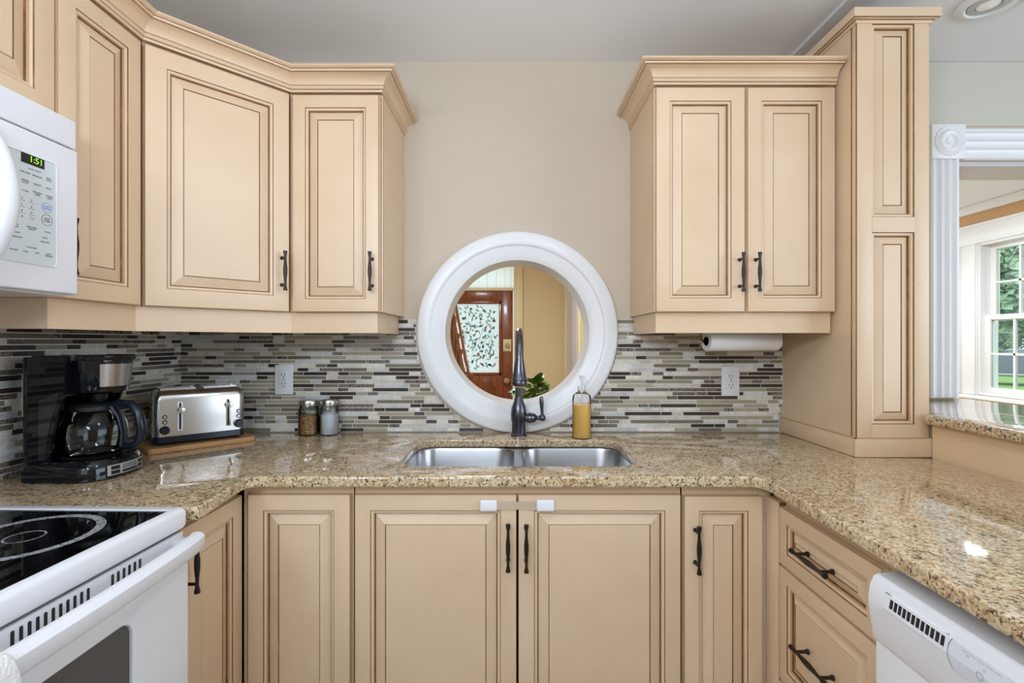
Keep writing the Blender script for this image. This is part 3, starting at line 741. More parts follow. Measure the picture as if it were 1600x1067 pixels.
sweep(cr, [(.0, WALL - TF - .001), (.0, 0), (W5, 0), (W5, .3)], tp, 0, 3)
cr.build('crown_moulding', CM, c5, ang=30)

# ------------------------------------------------------------------ base cabinets
BF = 1.325; FT = .8835; DT = .857
def carcass(parent, w, dep, z0=.10, z1=FT, name='carcass', fr=.0):
    b = MB(); t = .016
    b.box(0, t, .022, dep, z0, z1 - .002).box(w - t, w, .022, dep, z0, z1 - .002).box(t, w - t, .022, dep, z0, z0 + t).box(t, w - t, dep - t, dep, z0 + t, z1 - .04)
    b.box(0, w, .0200, .036, z1 - .055, z1)
    b.box(0, .03, .0200, .036, z0, z1 - .055).box(w - .03, w, .0200, .036, z0, z1 - .055)
    b.box(.0, w, .075, .09, 0, z0)
    return b.build(name, CM, parent)
def bx(px): return (px - 800) * BF / F
# left wing base cabinet between range and corner
LBF = -.737
b0 = thing('base_cabinet', 'narrow cream base cabinet between the range and the left corner', 'cabinet', (LBF, 1.062, 0), R(90))
wl_ = 1.340 - 1.062
carcass(b0, wl_ - .012, .54)
dd = door(b0, .008, wl_ - .016, .115, DT, fr=.044); handle(dd, .026, .775)
# blind corner panel
x0, x1 = bx(386), bx(547)
b1 = thing('base_cabinet', 'cream blind corner base cabinet with handle-free panel left of the sink doors', 'cabinet', (x0, BF, 0))
MB().box(-.012, x1 - x0 + .004, .020, .036, .10, FT).box(.02, .036, .036, .5, .1, FT - .01).box(-.012, x1 - x0, .075, .09, 0, .1).build('carcass', CM, b1)
MB().box(-.0125, -.0045, .009, .0199, .10, FT - .012).build('corner_filler', CM, b1)
door(b1, .001, x1 - x0 - .001, .115, DT, fr=.043)
MB().box(-.0035, -.0015, .017, .0199, .115, DT).build('corner_gap', M['dark_gap'], b1)
# sink cabinet
x0, x1 = bx(551.5), bx(1066.5)
b2 = thing('sink_cabinet', 'wide cream sink base cabinet with two doors joined by a white child lock', 'cabinet', (x0, BF, 0)); w2 = x1 - x0
carcass(b2, w2, .60)
da = door(b2, bx(554) - x0, bx(807) - x0, .115, DT, fr=.043); db = door(b2, bx(810) - x0, bx(1064) - x0, .115, DT, fr=.043)
def bz(py, Y=BF): return EYE - (py - 533.5) * Y / F
handle(da, bx(794) - x0, bz(849)); handle(db, bx(822) - x0, bz(850))
# narrow cabinet right
x0, x1 = bx(1069), .693
b3 = thing('base_cabinet', 'narrow cream base cabinet right of the sink doors with handle on its left', 'cabinet', (x0, BF, 0)); w3 = x1 - x0
carcass(b3, w3, .60)
MB().box(w3 - .012, w3 + .020, .012, .0199, .10, FT - .012).build('corner_filler', CM, b3)
dd = door(b3, .001, bx(1192) - x0, .115, DT - .004, fr=.040); handle(dd, bx(1086) - x0, bz(853))
# drawer bank on the peninsula
RBF = .695
b4 = thing('drawer_cabinet', 'cream drawer cabinet on the peninsula beside the dishwasher', 'cabinet', (RBF, 1.322, 0), R(-90))
w4 = 1.322 - .895
carcass(b4, w4, .58)
MB().box(-.0045, .054, 0, .020, .115, DT - .002, bev=.002).build('filler_strip', CM, b4)
MB().box(.0545, .0575, .004, .0199, .115, DT - .002).build('strip_glaze', M['glaze'], b4)
xs0, xs1 = .060, 1.322 - .912
for za, zb in ((.700, .8476), (.402, .695), (.115, .397)):
    dw = door(b4, xs0, xs1, za, zb, 'drawer', fr=.036, bevw=.018)
    handle(dw, (xs0 + xs1) / 2 - .005, (za + zb) / 2 + (.004 if za > .6 else .0), False, .128)
# child safety lock
lk = thing('cabinet_safety_lock', 'white child safety lock strapped across the two sink cabinet doors', 'lock', (0, BF, 0))
for a, b_ in ((750, 777), (838, 866)):
    MB().box(bx(a), bx(b_), -.012, -.0003, bz(797.5), bz(779.5), bev=.005, seg=3).build('lock_pad', M['white_app'], lk)
MB().box(bx(776), bx(839), -.006, -.004, bz(795), bz(783)).build('strap', M['strap'], lk)

# ------------------------------------------------------------------ countertops
CT = .914; TH_ = .030
pts = [(XL + .004, 1.072), (-.684, 1.058), (-.709, 1.297), (.668, 1.297), (.648, .28), (1.306, .28), (1.306, WALL - .010), (XL + .004, WALL - .010)]
pts = fillet(pts, [0, 0, .035, .045, 0, 0, 0, 0])
SX0, SX1, SY0, SY1 = -.337, .377, 1.411, 1.790
hole = rrect(SX0, SX1, SY0, SY1, .075, 10)
ct = thing('countertop', 'speckled tan granite countertop wrapping the kitchen with sink cutout', 'countertop', (0, 0, CT - TH_))
MB().flat(pts, [hole], TH_, .006, Matrix.Translation((0, 0, TH_ / 2))).build('slab', M['granite'], ct, ang=50)
LZ = 1.05
lg = thing('bar_ledge', 'raised speckled granite bar ledge at right beside the tall cabinet', 'countertop', (0, 0, LZ - .029))
pl_ = fillet([(1.276, .28), (1.80, .28), (1.80, WALL - .030), (1.327, WALL - .030), (1.327, 1.507), (1.276, 1.507)], [0, 0, 0, 0, 0, .012])
MB().flat(pl_, [], .029, .006, Matrix.Translation((0, 0, .0145))).build('slab', M['granite'], lg, ang=50)
structure(MB().box(1.309, 1.43, .28, 1.508, 0, LZ - .0295).box(1.327, 1.43, 1.508, WALL - .005, 0, LZ - .0295), 'wall_bar', mat('bar_wall_paint', srgb(232, 204, 164), .5), smooth=False)

# ------------------------------------------------------------------ sink
sk = thing('double_sink', 'stainless steel double bowl undermount sink below the faucet', 'sink', (0, 0, .66))
zt = CT - TH_ - .001 - .66
def bowl(x0, x1, y0, y1):
    prof = [(0, zt - .003, .07), (.003, zt - .012, .07), (.008, .06, .065), (.018, .026, .06), (.040, .008, .05), (.075, .004, .04)]
    rings = []
    for ins, z, r in prof: rings.append([(x, y, z) for x, y in rrect(x0 + ins, x1 - ins, y0 + ins, y1 - ins, max(.01, r - ins * .3), 8)])
    rings += [[(x, y, z) for x, y in rrect(x0 - .002 + ins, x1 + .002 - ins, y0 - .002 + ins, y1 + .002 - ins, max(.01, r - ins * .3), 8)] for ins, z, r in [(.075, .001, .04), (.038, .003, .05), (.012, .024, .06), (.002, .06, .065), (.0, zt - .003, .07)]]
    return MB().rings(rings, loop=False, cap0=False, cap1=False)
mid = (SX0 + SX1) / 2
for nm, a, b_ in (('bowl', SX0 - .004, mid - .012), ('bowl', mid + .012, SX1 + .004)):
    o_ = bowl(a, b_, SY0 - .004, SY1 + .004)
    cxx, cyy = (a + b_) / 2, (SY0 + SY1) / 2
    o_.add([(x, y, .004) for x, y in rrect(a + .075, b_ - .075, SY0 + .071, SY1 - .071, .03, 8)], [tuple(range(36))])
    ob = o_.build(nm, M['sink'], sk)
    MB().lathe([(.045, .0045), (.043, .007), (.034, .0055), (.001, .005)], (cxx, cyy, 0), 'Z', 28).build('drain', M['steel'], ob)
MB().flat([(SX0 - .025, SY0 - .022), (SX1 + .025, SY0 - .022), (SX1 + .025, SY1 + .022), (SX0 - .025, SY1 + .022)],
          [rrect(SX0 - .004, mid - .012, SY0 - .004, SY1 + .004, .07, 8), rrect(mid + .012, SX1 + .004, SY0 - .004, SY1 + .004, .07, 8)], .002, 0, Matrix.Translation((0, 0, zt - .002))).build('rim', M['sink'], sk)

# ------------------------------------------------------------------ faucet
fc = thing('kitchen_faucet', 'dark gunmetal pull-down gooseneck faucet standing behind the sink', 'faucet', (.026, 1.868, CT))
MB().lathe([(.031, 0), (.031, .006), (.027, .010), (.0265, .05), (.030, .062), (.031, .085), (.028, .108), (.020, .130), (.0155, .145), (.0135, .150), (.001, .150)], seg=32).build('body', M['faucet'], fc)
neck = [(0, 0, .145), (0, 0, .28), (0, 0, .318)]
for i in range(1, 15):
    a = math.pi * i / 14; neck.append((0, -.09 + .09 * math.cos(a), .318 + .080 * math.sin(a)))
neck += [(0, -.181, .315), (0, -.183, .295)]
MB().tube(neck, .0142, 16).build('gooseneck', M['faucet'], fc)
MB().lathe([(.001, .0), (.022, .0), (.0265, .004), (.0275, .012), (.0262, .017), (.0285, .020), (.0270, .026), (.0235, .034), (.0200, .060), (.0172, .078), (.0158, .088), (.001, .088)], (0, -.183, .208), seg=32).build('spray_head', M['faucet'], fc)
MB().lathe([(.001, -.008), (.014, -.008), (.016, -.002), (.016, .001), (.001, .001)], (0, -.183, .2075), seg=24).build('nozzle', M['steel'], fc)
MB().lathe([(.016, .018), (.016, .034), (.020, .036), (.021, .046), (.018, .050), (.019, .058), (.015, .064), (.008, .070), (.008, .082), (.001, .082)], (0, 0, .068), 'X', 24).build('valve_stem', M['faucet'], fc)
lv = MB(); lv.lathe([(.001, -.014), (.010, -.010), (.0135, 0), (.010, .010), (.0055, .014), (.0060, .030), (.0085, .058), (.0078, .074), (.005, .082), (.001, .084)], (.0, 0, 0), 'Z', 18)
lv.tf(Matrix.Translation((.091, 0, .068)) @ Matrix.Rotation(R(-3), 4, 'Y')); lv.build('lever', M['faucet'], fc)

# soap bottle
so = thing('soap_dispenser', 'clear pump bottle of amber liquid soap right of the faucet', 'bottle', (.262, 1.822, CT))
MB().lathe([(.001, .0), (.033, .0), (.035, .003), (.035, .150), (.031, .162), (.018, .172), (.014, .176), (.014, .184)], seg=36, cap1=False).build('bottle', M['bottle_plastic'], so)
MB().lathe([(.001, .003), (.032, .003), (.0335, .006), (.0335, .125), (.032, .1262), (.001, .1262)], seg=36).build('soap', M['amber'], so)
pm = MB().lathe([(.016, .178), (.016, .196), (.010, .2), (.005, .203), (.005, .222), (.011, .224), (.011, .234), (.001, .236)], seg=24)
pm.box(-.007, .007, -.045, .0, .226, .234, bev=.003)
pm.build('pump', M['pump'], so)
MB().tube([(0, 0, .02), (0, 0, .2)], .0025, 8).build('dip_tube', M['bottle_plastic'], so)

# glass jars
def jar(px, r, hgt_, label, fill, fz, lidw, ribbed=False):
    Y = 1.887; j = thing('glass_jar', label, 'jar', ((px - 800) * Y / F, Y, CT))
    seg = 48
    b = MB(); prof = [(.001, .001), (r * .9, .001), (r, .006), (r, hgt_ * .66), (r * .97, hgt_ * .74), (r * .86, hgt_ * .80), (r * .86, hgt_ * .84)]
    rings = []
    for rr_, h in prof:
        rings.append([((rr_ - (.0012 if ribbed and k % 2 and .004 < h < hgt_ * .7 else 0)) * math.cos(2 * math.pi * k / seg), (rr_ - (.0012 if ribbed and k % 2 and .004 < h < hgt_ * .7 else 0)) * math.sin(2 * math.pi * k / seg), h) for k in range(seg)])
    b.rings(rings, 0, True, False).build('jar_body', M['glass'], j)
    MB().lathe([(.001, .004), (r * .88, .004), (r * .94, .008), (r * .94, fz * .94), (r * .6, fz), (.001, fz * 1.02)], seg=32).build('contents', fill, j)
    MB().lathe([(r * lidw, hgt_ * .83), (r * lidw * 1.03, hgt_ * .86), (r * lidw * 1.03, hgt_ * .95), (r * lidw * .96, hgt_ * .985), (r * lidw * .4, hgt_), (.001, hgt_)], seg=36).build('lid', M['steel'], j)
jar(482.6, .0385, .137, 'glass jar half full of brown grains with metal lid, left of the pair', M['grain'], .078, .90)
jar(514.5, .0350, .138, 'ribbed glass jar of white sugar with metal lid, right of the pair', M['sugar'], .086, .93, True)

# outlets
def outlet(name, label, loc, rz, kind='duplex', material=None, w=.0725, h=.118):
    o_ = thing(name, label, 'outlet', loc, rz)
    MB().box(-w / 2, w / 2, -.006, -.0003, -h / 2, h / 2, bev=.0025).build('cover_plate', material or M['outlet'], o_)
    if kind == 'duplex':
        rc = MB().box(-.0165, .0165, -.0095, -.0055, -.034, .034, bev=.0015).build('receptacle', M['outlet'], o_)
        b = MB()
        for z in (-.0175, .0175):
            for x in (-.0065, .0065): b.box(x - .0012, x + .0012, -.0099, -.009, z - .001, z + .008)
            b.lathe([(.001, -.0099), (.0026, -.0099), (.0026, -.009)], (0, 0, z - .0075), 'Y', 12)
        b.box(-.005, .005, -.0097, -.009, -.0012, .0012)
        b.build('socket_holes', M['slot'], rc)
        s_ = MB()
        for z in (-.048, .048): s_.lathe([(.001, -.0075), (.0028, -.007), (.003, -.006)], (0, 0, z), 'Y', 12)
        s_.build('screws', M['outlet'], o_)
    else:
        MB().box(-.0165, .0165, -.009, -.0055, -.034, .034, bev=.002).build('rocker', material, o_)
    return o_
TY = WALL - .0085
outlet('wall_outlet', 'white double socket outlet on the tiles above the toaster, left', ((444.5 - 800) * TY / F, TY, EYE - (593 - 533.5) * TY / F), 0)
outlet('wall_outlet', 'white double socket outlet on the tiles under the right cabinet', ((1140.5 - 800) * TY / F, TY, EYE - (595.5 - 533.5) * TY / F), 0)
outlet('wall_switch', 'almond coloured switch plate on the left wall behind the coffee maker', (XL + .0085, 1.338, 1.131), R(90), 'rocker', M['almond'])

# ------------------------------------------------------------------ mosaic backsplashes
KINDS = ['t_stone', 't_pale', 't_taupe', 't_olive', 't_dark', 't_marble']
tile_me = {}
for k in KINDS:
    b = MB().box(-.5, .5, -.004, 0, -.0063, .0063); tile_me[k] = b.mesh('tile', M[k], smooth=False)
stuff_me = {}
ZB, PITCH = .9155, .0160
def backsplash(label, loc, rz, length, top, clip=None, cover=None, seed=0, ztop=None):
    """a strip mosaic: local x along the wall, y=0 the wall face, tiles proud of recessed grout; clip(z)->list of free spans"""
    bs = thing('tile_backsplash', label, 'backsplash', loc, rz); q = random.Random(seed)
    gb = MB(); tiles = []
    rows = int((top - ZB) / PITCH)
    for r_ in range(rows + 1):
        zc = r_ * PITCH + .00725 + .0008
        spans = clip(zc + ZB) if clip else [(0, length)]
        for a, b_ in spans:
            if zc + .0075 + ZB > top:
                continue
            gb.box(a, b_, -.0055, -.0003, zc - .008, zc + .008)
            x = a - q.uniform(0, .12)
            while x < b_:
                ln = q.choice([.044, .044, .044, .095, .095, .146, .146])
                kd = q.choices(KINDS, [22, 14, 24, 20, 17, 9] if ln > .05 else [20, 14, 14, 14, 16, 22])[0]
                x0_, x1_ = max(x, a), min(x + ln, b_)
                if x1_ - x0_ > .008: tiles.append((x0_, x1_ - .0032, zc, kd))
                x += ln
    gb.build('grout', M['grout'], bs, smooth=False)
    vis = [t for t in tiles if not (cover and cover(t))]
    vis.sort(key=lambda t: -(t[1] - t[0])); rest = vis[298:] + [t for t in tiles if cover and cover(t)]
    for x0_, x1_, zc, kd in vis[:298]:
        o_ = bpy.data.objects.new('tile', tile_me[kd]); COL.objects.link(o_); o_.parent = bs
        o_.location = ((x0_ + x1_) / 2, -.0043, zc); o_.scale = (x1_ - x0_, 1, 1)
    if rest:
        b = MB()
        for x0_, x1_, zc, kd in rest: b.box(x0_, x1_, -.0083, -.0043, zc - .0063, zc + .0063, KINDS.index(kd))
        tag(b.build('small_tiles', [M[k] for k in KINDS], bs, smooth=False), kind='stuff')
    return bs
RO = .4035
def ringx(z): 
    d_ = RO ** 2 - (z - RCZ) ** 2
    return math.sqrt(d_) if d_ > 0 else None
TOP = EYE + (533.5 - 497) * WALL / F
def clipL(z):
    top_ok = 1.0
    hx = max(filter(None, [ringx(z - .008), ringx(z + .008)]), default=None)
    xe = (RCX - hx) if hx else RCX - .0008
    # above the cabinet underside only the strip beside the ring is tiled
    xa = (XL + .001) if z < UZ0 - .009 else -.432
    return [(xa - XL - .001, xe - XL - .001)]
def clipR(z):
    hx = max(filter(None, [ringx(z - .008), ringx(z + .008)]), default=None)
    xe = (RCX + hx) if hx else RCX + .0008
    xb = 1.084 if z < UZ0 - .009 else .473
    if z < TZ + .07: xb = 1.069
    return [(xe, xb)]
backsplash('strip mosaic tile backsplash on the back wall left of the round opening', (XL + .001, WALL, ZB), 0, 1, TOP, clipL, lambda t: t[0] < .05, 5)
backsplash('strip mosaic tile backsplash on the back wall right of the round opening', (0, WALL, ZB), 0, 1, TOP, clipR, None, 8)
backsplash('strip mosaic tile backsplash along the left wall behind the coffee maker', (XL, .62, ZB), R(90), WALL - .62 - .009, UZ0 - .003, None, lambda t: t[1] < .50, 21)

# ------------------------------------------------------------------ paper towel under the right cabinet
pt = thing('paper_towel_roll', 'white paper towel roll on a holder under the right wall cabinet', 'paper towel', (.702, 1.752, 1.277), R(9))
MB().lathe([(.017, .0), (.034, .0), (.0355, .002), (.0355, .279), (.034, .281), (.017, .281)], (0, 0, 0), 'X', 40, loop=True).build('roll', M['paper'], pt)
MB().lathe([(.0155, .0), (.0168, .0), (.0168, .281), (.0155, .281)], (0, 0, 0), 'X', 24, loop=True).build('cardboard_core', M['black_matte'], pt)
ho = MB().lathe([(.001, -.030), (.006, -.030), (.0075, -.024), (.0055, -.020), (.0055, .31), (.001, .31)], (0, 0, 0), 'X', 16)
ho.tube([(.302, 0, 0), (.302, 0, .05), (.302, .0, .0965)], .005, 8); ho.tube([(-.016, 0, 0), (-.016, .012, .03), (-.010, .03, .0965)], .004, 8)
ho.build('holder', M['steel'], pt)

# ------------------------------------------------------------------ bamboo board and toaster
bd = thing('bamboo_board', 'bamboo cutting board under the toaster in the counter corner', 'board', (-1.112, 1.718, CT), R(45.3))
MB().flat(rrect(-.161, .161, -.096, .096, .014, 5), [], .017, .003, Matrix.Translation((0, 0, .0087))).build('board', M['bamboo'], bd, ang=50)
to = thing('four_slice_toaster', 'stainless steel four-slice toaster on the bamboo board', 'toaster', (-1.113, 1.716, CT + .0178), R(41))
tl, td = .136, .072
def rr_ring(ins, z, r): return [(x, y, z) for x, y in rrect(-tl + ins, tl - ins, -td + ins, td - ins, r, 6)]
MB().rings([rr_ring(.004, .006, .02), rr_ring(.0, .010, .022), rr_ring(0, .030, .022)]).build('base', M['navy_plastic'], to)
MB().rings([rr_ring(.001, .030, .022), rr_ring(.001, .150, .022), rr_ring(.003, .164, .022), rr_ring(.010, .175, .02), rr_ring(.020, .180, .018)]).build('shell', M['steel'], to)
ft = MB()
for sx in (-1, 1):
    for sy in (-1, 1): ft.lathe([(.009, .0), (.010, .003), (.010, .007)], (sx * (tl - .025), sy * (td - .02), 0), 'Z', 14)
ft.build('feet', M['black_matte'], to)
for sy in (-.028, .028):
    for sx in (-.062, .062):
        MB().box(sx - .052, sx + .052, sy - .014, sy + .014, .1795, .1815, bev=.0008).build('bread_slot', M['slot'], to)
        g_ = MB()
        for k in range(3): g_.box(sx - .05, sx + .05, sy - .011 + k * .009, sy - .009 + k * .009, .180, .1865)
        g_.build('slot_guard', M['steel'], to)
yf = -td + .001
for s, x in ((-1, -.060), (1, .082)):
    MB().box(x - .0075, x + .0075, yf - .0015, yf + .001, .046, .142, bev=.0007).build('lever_track', M['trim'] if s < 0 else M['steel'], to)
    MB().box(x - .003, x + .003, yf - .0020, yf + .001, .050, .139).build('lever_slot', M['slot'], to)
    MB().lathe([(.001, -.022), (.009, -.021), (.011, -.014), (.009, -.008), (.004, -.004), (.004, 0)], (x + .002, yf, .116 if s < 0 else .122), 'Y', 20).build('lever_knob', M['steel'], to)
    xd = x - .042 if s < 0 else x + .032
    MB().lathe([(.001, -.017), (.011, -.017), (.0135, -.013), (.015, -.003), (.015, 0)], (xd, yf, .052), 'Y', 24).build('dial', M['navy_plastic'], to)
    for z in (.078, .095):
        MB().lathe([(.001, -.004), (.0045, -.004), (.0055, -.001), (.0055, 0)], (xd, yf, z), 'Y', 16).lathe([(.0072, -.0008), (.0072, .0005), (.0056, .0005), (.0056, -.0008)], (xd, yf, z), 'Y', 20, m=1, loop=True).build('button', [M['steel'], M['slot']], to)

# ------------------------------------------------------------------ coffee maker (front faces +x)
cm = thing('coffee_maker', 'black and steel drip coffee maker with glass carafe on the left counter', 'coffee maker', (-1.165, 1.325, CT + .0002), R(90))
# local x: +y of the room, local -y: towards room +x (front)
bw = .098
def outline(ins, yb=.105, yfr=-.118): return rrect(-bw + ins, bw - ins, yfr + ins, yb - ins, .035, 6)
def rounded_front(ins, yb=.078, yfr=-.108):
    p = []; 
    for i in range(15):
        a = math.pi + math.pi * i / 14; p.append(((bw - ins) * math.cos(a), yfr + .05 + ins * 0 + (.062 - ins) * math.sin(a)))
    return p + [(bw - ins - .0, yb - ins), (-bw + ins, yb - ins)]
MB().rings([[(x, y, z) for x, y in rounded_front(i_)] for i_, z in ((.004, .0), (.0, .004), (.0, .030), (.006, .046), (.012, .052))]).build('base', M['black_plastic'], cm)
MB().lathe([(.062, .051), (.066, .054), (.062, .056), (.001, .056)], (0, -.020, 0), 'Z', 32).build('hot_plate', M['black_matte'], cm)
# tower: tank at the back, two side wings that widen upwards, closed head
tw = MB().box(-.0964, .0964, .064, .079, .05, .322, bev=.006)
tw.box(-.0885, .0885, -.02, .065, .222, .322)
tw.build('water_tank', M['black_plastic'], cm)
wing = [(.0655, .05), (.012, .05), (.006, .10), (-.006, .16), (-.022, .21), (-.030, .25), (-.030, .322), (.0655, .322)]
for s_ in (-1, 1):
    MB().rings([[(xx, y, z) for y, z in wing] for xx in (s_ * .0886, s_ * .0962)]).build('side_wing', M['black_plastic'], cm)
    wp_ = [(.036, .060), (.019, .060), (.014, .11), (.002, .165), (-.012, .205), (-.018, .236), (.036, .210)]
    MB().rings([[(xx, y, z) for y, z in wp_] for xx in (s_ * .0961, s_ * .0972)]).build('side_panel', M['graphite'], cm)
MB().lathe([(.001, .222), (.05, .222), (.062, .228), (.065, .236), (.0735, .306), (.0735, .3115), (.001, .3115)], (0, -.035, 0), 'Z', 40).build('brew_basket', M['black_plastic'], cm)
bandp = [(.0672, .242), (.0740, .302), (.0748, .302), (.0680, .242)]
bnd = []
for i in range(17):
    a = R(-48 + 100 * i / 16)          # steel band round the front
    bnd.append([(r * math.sin(a) * 1 + 0, -.035 - r * math.cos(a), z) for r, z in bandp])
MB().rings(bnd).build('steel_band', M['steel'], cm)
ldp = rrect(-.085, .085, -.05, .077, .02, 5)
MB().rings([[(x, y, z) for x, y in ldp] for z in (.3125, .326)]).lathe([(.001, .3118), (.079, .3118), (.081, .316), (.081, .323), (.077, .327), (.001, .328)], (0, -.035, 0), 'Z', 40).build('lid', M['black_plastic'], cm)
MB().lathe([(.001, .196), (.012, .196), (.018, .206), (.020, .2225)], (0, -.035, 0), 'Z', 20).build('drip_spout', M['black_matte'], cm)
# carafe
cf = thing('glass_carafe', 'empty clear glass coffee carafe with blue-black handle in the coffee maker', 'carafe', (-1.146, 1.325, CT + .0575), R(90))
outer_c = [(.001, .0), (.060, .0), (.070, .006), (.0770, .030), (.0790, .055), (.0745, .082), (.062, .110), (.051, .121)]
MB().lathe(outer_c, seg=48, cap1=False).build('glass_body', M['glass'], cf)
MB().lathe([(.051, .118), (.053, .119), (.053, .130), (.048, .136), (.020, .138), (.001, .138)], seg=40).build('lid', M['black_matte'], cf)
MB().lathe([(.0745, .020), (.0752, .022), (.0752, .030), (.0745, .032)], seg=48, loop=True).build('metal_band', M['steel'], cf) if False else None
hp = [(0, -.046, .130), (0, -.070, .137), (0, -.104, .134), (0, -.124, .112), (0, -.134, .070), (0, -.130, .036), (0, -.112, .020), (0, -.078, .018)]
MB().tube(hp, [.010, .010, .0105, .011, .0115, .011, .0105, .009], 12, sx=1.1).tube([(0, -.054, .128), (0, -.072, .10), (0, -.082, .060), (0, -.081, .020)], [.008, .0065, .0055, .008], 10, sx=1.4).build('handle', M['navy_plastic'], cf)
# control panel on the base front
cp = MB(); 
def panel_pt(u, v, off=0):    # u across (-1..1), v up 0..1 on the sloped front
    a = math.pi * 1.5 + u * .95
    r_ = .062 + off
    return ((bw + off) * math.cos(a), -.058 + r_ * math.sin(a) + .006 * v * 0, .008 + v * .030)
def patch(mb, u0, u1, v0, v1, off, m=0, n=10):
    a = [[panel_pt(u0 + (u1 - u0) * i / n, v, off) for i in range(n + 1)] for v in (v0, v1)]
    bk = [[panel_pt(u0 + (u1 - u0) * i / n, v, 0.0002) for i in range(n + 1)] for v in (v0, v1)]
    rings = [[a[0][i], a[1][i], bk[1][i], bk[0][i]] for i in range(n + 1)]
    mb.rings(rings, m)
patch(cp, -.68, .60, .05, .95, .0015); cpo = cp.build('control_panel', M['silver_plastic'], cm)
q1 = MB(); patch(q1, -.26, .26, .42, .85, .0024); q1.build('clock_display', M['lcd'], cpo)
q2 = MB()
for u0, u1, v0, v1 in ((-.58, -.34, .55, .85), (-.58, -.34, .15, .45), (-.26, .26, .15, .34), (.33, .53, .55, .85), (.33, .53, .15, .45)): patch(q2, u0, u1, v0, v1, .0028)
q2.build('buttons', M['black_matte'], cpo)

# ------------------------------------------------------------------ microwave on the left wall (front faces +x; local x = room +y)
MF = -.945; MY1 = 1.056; MWD = .76
mw = thing('microwave_oven', 'white over-the-range microwave with green clock at the left edge', 'microwave', (MF, MY1, 1.373), R(90))
mb_ = MB().box(-MWD, 0, .022, .37, .0, .382, bev=.004); mb_.build('case', M['white_app'], mw)
MB().box(-MWD, 0, 0, .0215, .004, .316, bev=.005, seg=3).build('door_front', M['white_app'], mw)
MB().box(-MWD, 0, .004, .0215, .3195, .381, bev=.004, seg=3).build('vent_grille', M['white_app'], mw)
MB().box(-MWD + .01, -.01, .012, .0215, .3155, .320).build('grille_gap', M['dark_gap'], mw)
def my(px): return MF * -F / (800 - px) * 1.0 - MY1                # local x on the door face for a picture column
def mz(px, py): return EYE - (py - 533.5) * (-MF / (800 - px)) - 1.373
xa, xb = my(-60), my(86); za, zb = .058, mz(86, 258)
cpn = MB().prism(rrect(xa, xb, za, zb, .006, 4), -.0016, .001, 'Y').build('control_panel', M['white_grey'], mw)
fe = MB(); fe.rings([[(x, y, z) for x, z in rrect(xa - i_, xb + i_, za - i_, zb + i_, .007, 4)] for i_, y in ((.003, -.0004), (.0025, -.0028), (.0008, -.0030), (.0003, -.0012))], cap0=False, cap1=False)
fe.build('panel_edge', M['white_app'], cpn)
def mtx(px, py, off=-.0018):                                      # writing on the door face
    return Matrix.Translation((my(px), off, mz(px, py))) @ Matrix.Rotation(R(90), 4, 'X')
dx0_, dx1_ = my(31.5), my(67.5); dzc = (mz(32, 245) + mz(67, 255)) / 2
dzc = mz(49, 250)
MB().box(dx0_, dx1_, -.0026, -.001, dzc - .0105, dzc + .0105).build('clock_display', M['display'], cpn)
dg = MB().text('1:51', .0165, Matrix.Translation(((dx0_ + dx1_) / 2 + .006, -.0028, dzc)) @ Matrix.Rotation(R(90), 4, 'X'))
dg.build('clock_digits', M['digit'], cpn, smooth=False)
pr = MB()
T = [(53, 266.5, 'AUTO TOUCH', .0040), (38, 269, 'POPCORN', .0042), (57, 276, 'BEVERAGE', .0042), (75, 281, 'BABY\nFOOD', .0042), (38, 283.5, 'DINNER\nPLATE', .0042), (57, 289, 'REHEAT', .0042), (75, 295, 'PIZZA', .0042),
     (38, 298, 'COOK', .0042), (57, 303, 'KITCHEN\nTIMER', .0042), (76, 309, 'POWER\nLEVEL', .0042), (33, 309, '2', .006), (48, 313, '3', .006), (33, 319, '5', .006), (48, 323, '6', .006), (33, 328.5, '8', .006), (48, 332.5, '9', .006), (33, 338, '0', .006),
     (24, 352, 'VENT\nFAN', .0040), (48, 357, 'TURNTABLE\nON/OFF', .0040), (73, 363, 'CLOCK', .0040), (26, 363, 'VENT', .0038), (26, 370, 'HI/LO/OFF', .0040), (69, 372, 'LIGHT', .0038), (69, 378.5, 'HI/LO/OFF', .0040),
     (48, 387, 'COOK TIMES', .0036), (20, 389.5, 'FROZEN', .0040), (39, 393, 'SOUP', .0040), (57, 395.5, 'RICE', .0040), (75, 399, 'AUTO\nDEFROST', .0040)]
for px, py, s_, sz in T: pr.text(s_, sz, mtx(px, py))
for px, py in ((33, 312.5), (48, 317), (33, 322.5), (48, 326.5), (33, 332), (48, 336)):
    pr.box(my(px) - .006, my(px) + .006, -.002, -.0016, mz(px, py) - .0003, mz(px, py) + .0003)
kx, kz = my(49), mz(49, 341); pr.add([(kx - .005, -.002, kz + .003), (kx - .0042, -.002, kz + .003), (kx, -.002, kz - .002), (kx + .0042, -.002, kz + .003), (kx + .005, -.002, kz + .003), (kx, -.002, kz - .0035)], [(0, 1, 2, 5), (2, 3, 4, 5)])
pr.build('panel_lettering', M['text_grey'], cpn, smooth=False)
def keyring(px, py, r, txt, name, mt):
    b = MB(); cxk, czk = my(px), mz(px, py)
    b.lathe([(r, -.0021), (r - .0007, -.0021), (r - .0007, -.0016), (r, -.0016)], (cxk, 0, czk), 'Y', 32, loop=True)
    b.text(txt, .0046, Matrix.Translation((cxk, -.002, czk)) @ Matrix.Rotation(R(90), 4, 'X')); b.build(name, mt, cpn, smooth=False)
keyring(72, 325, .0105, 'START\n+30 SEC', 'start_key', M['text_blue']); keyring(72, 344, .0115, 'STOP\nCLEAR', 'stop_key', M['text_red'])
hd = MB(); hx_ = -.216
pth = []
for i in range(17):
    t = i / 16; pth.append((hx_ , -.006 - .052 * math.sin(math.pi * t) ** .7, .022 + t * .272))
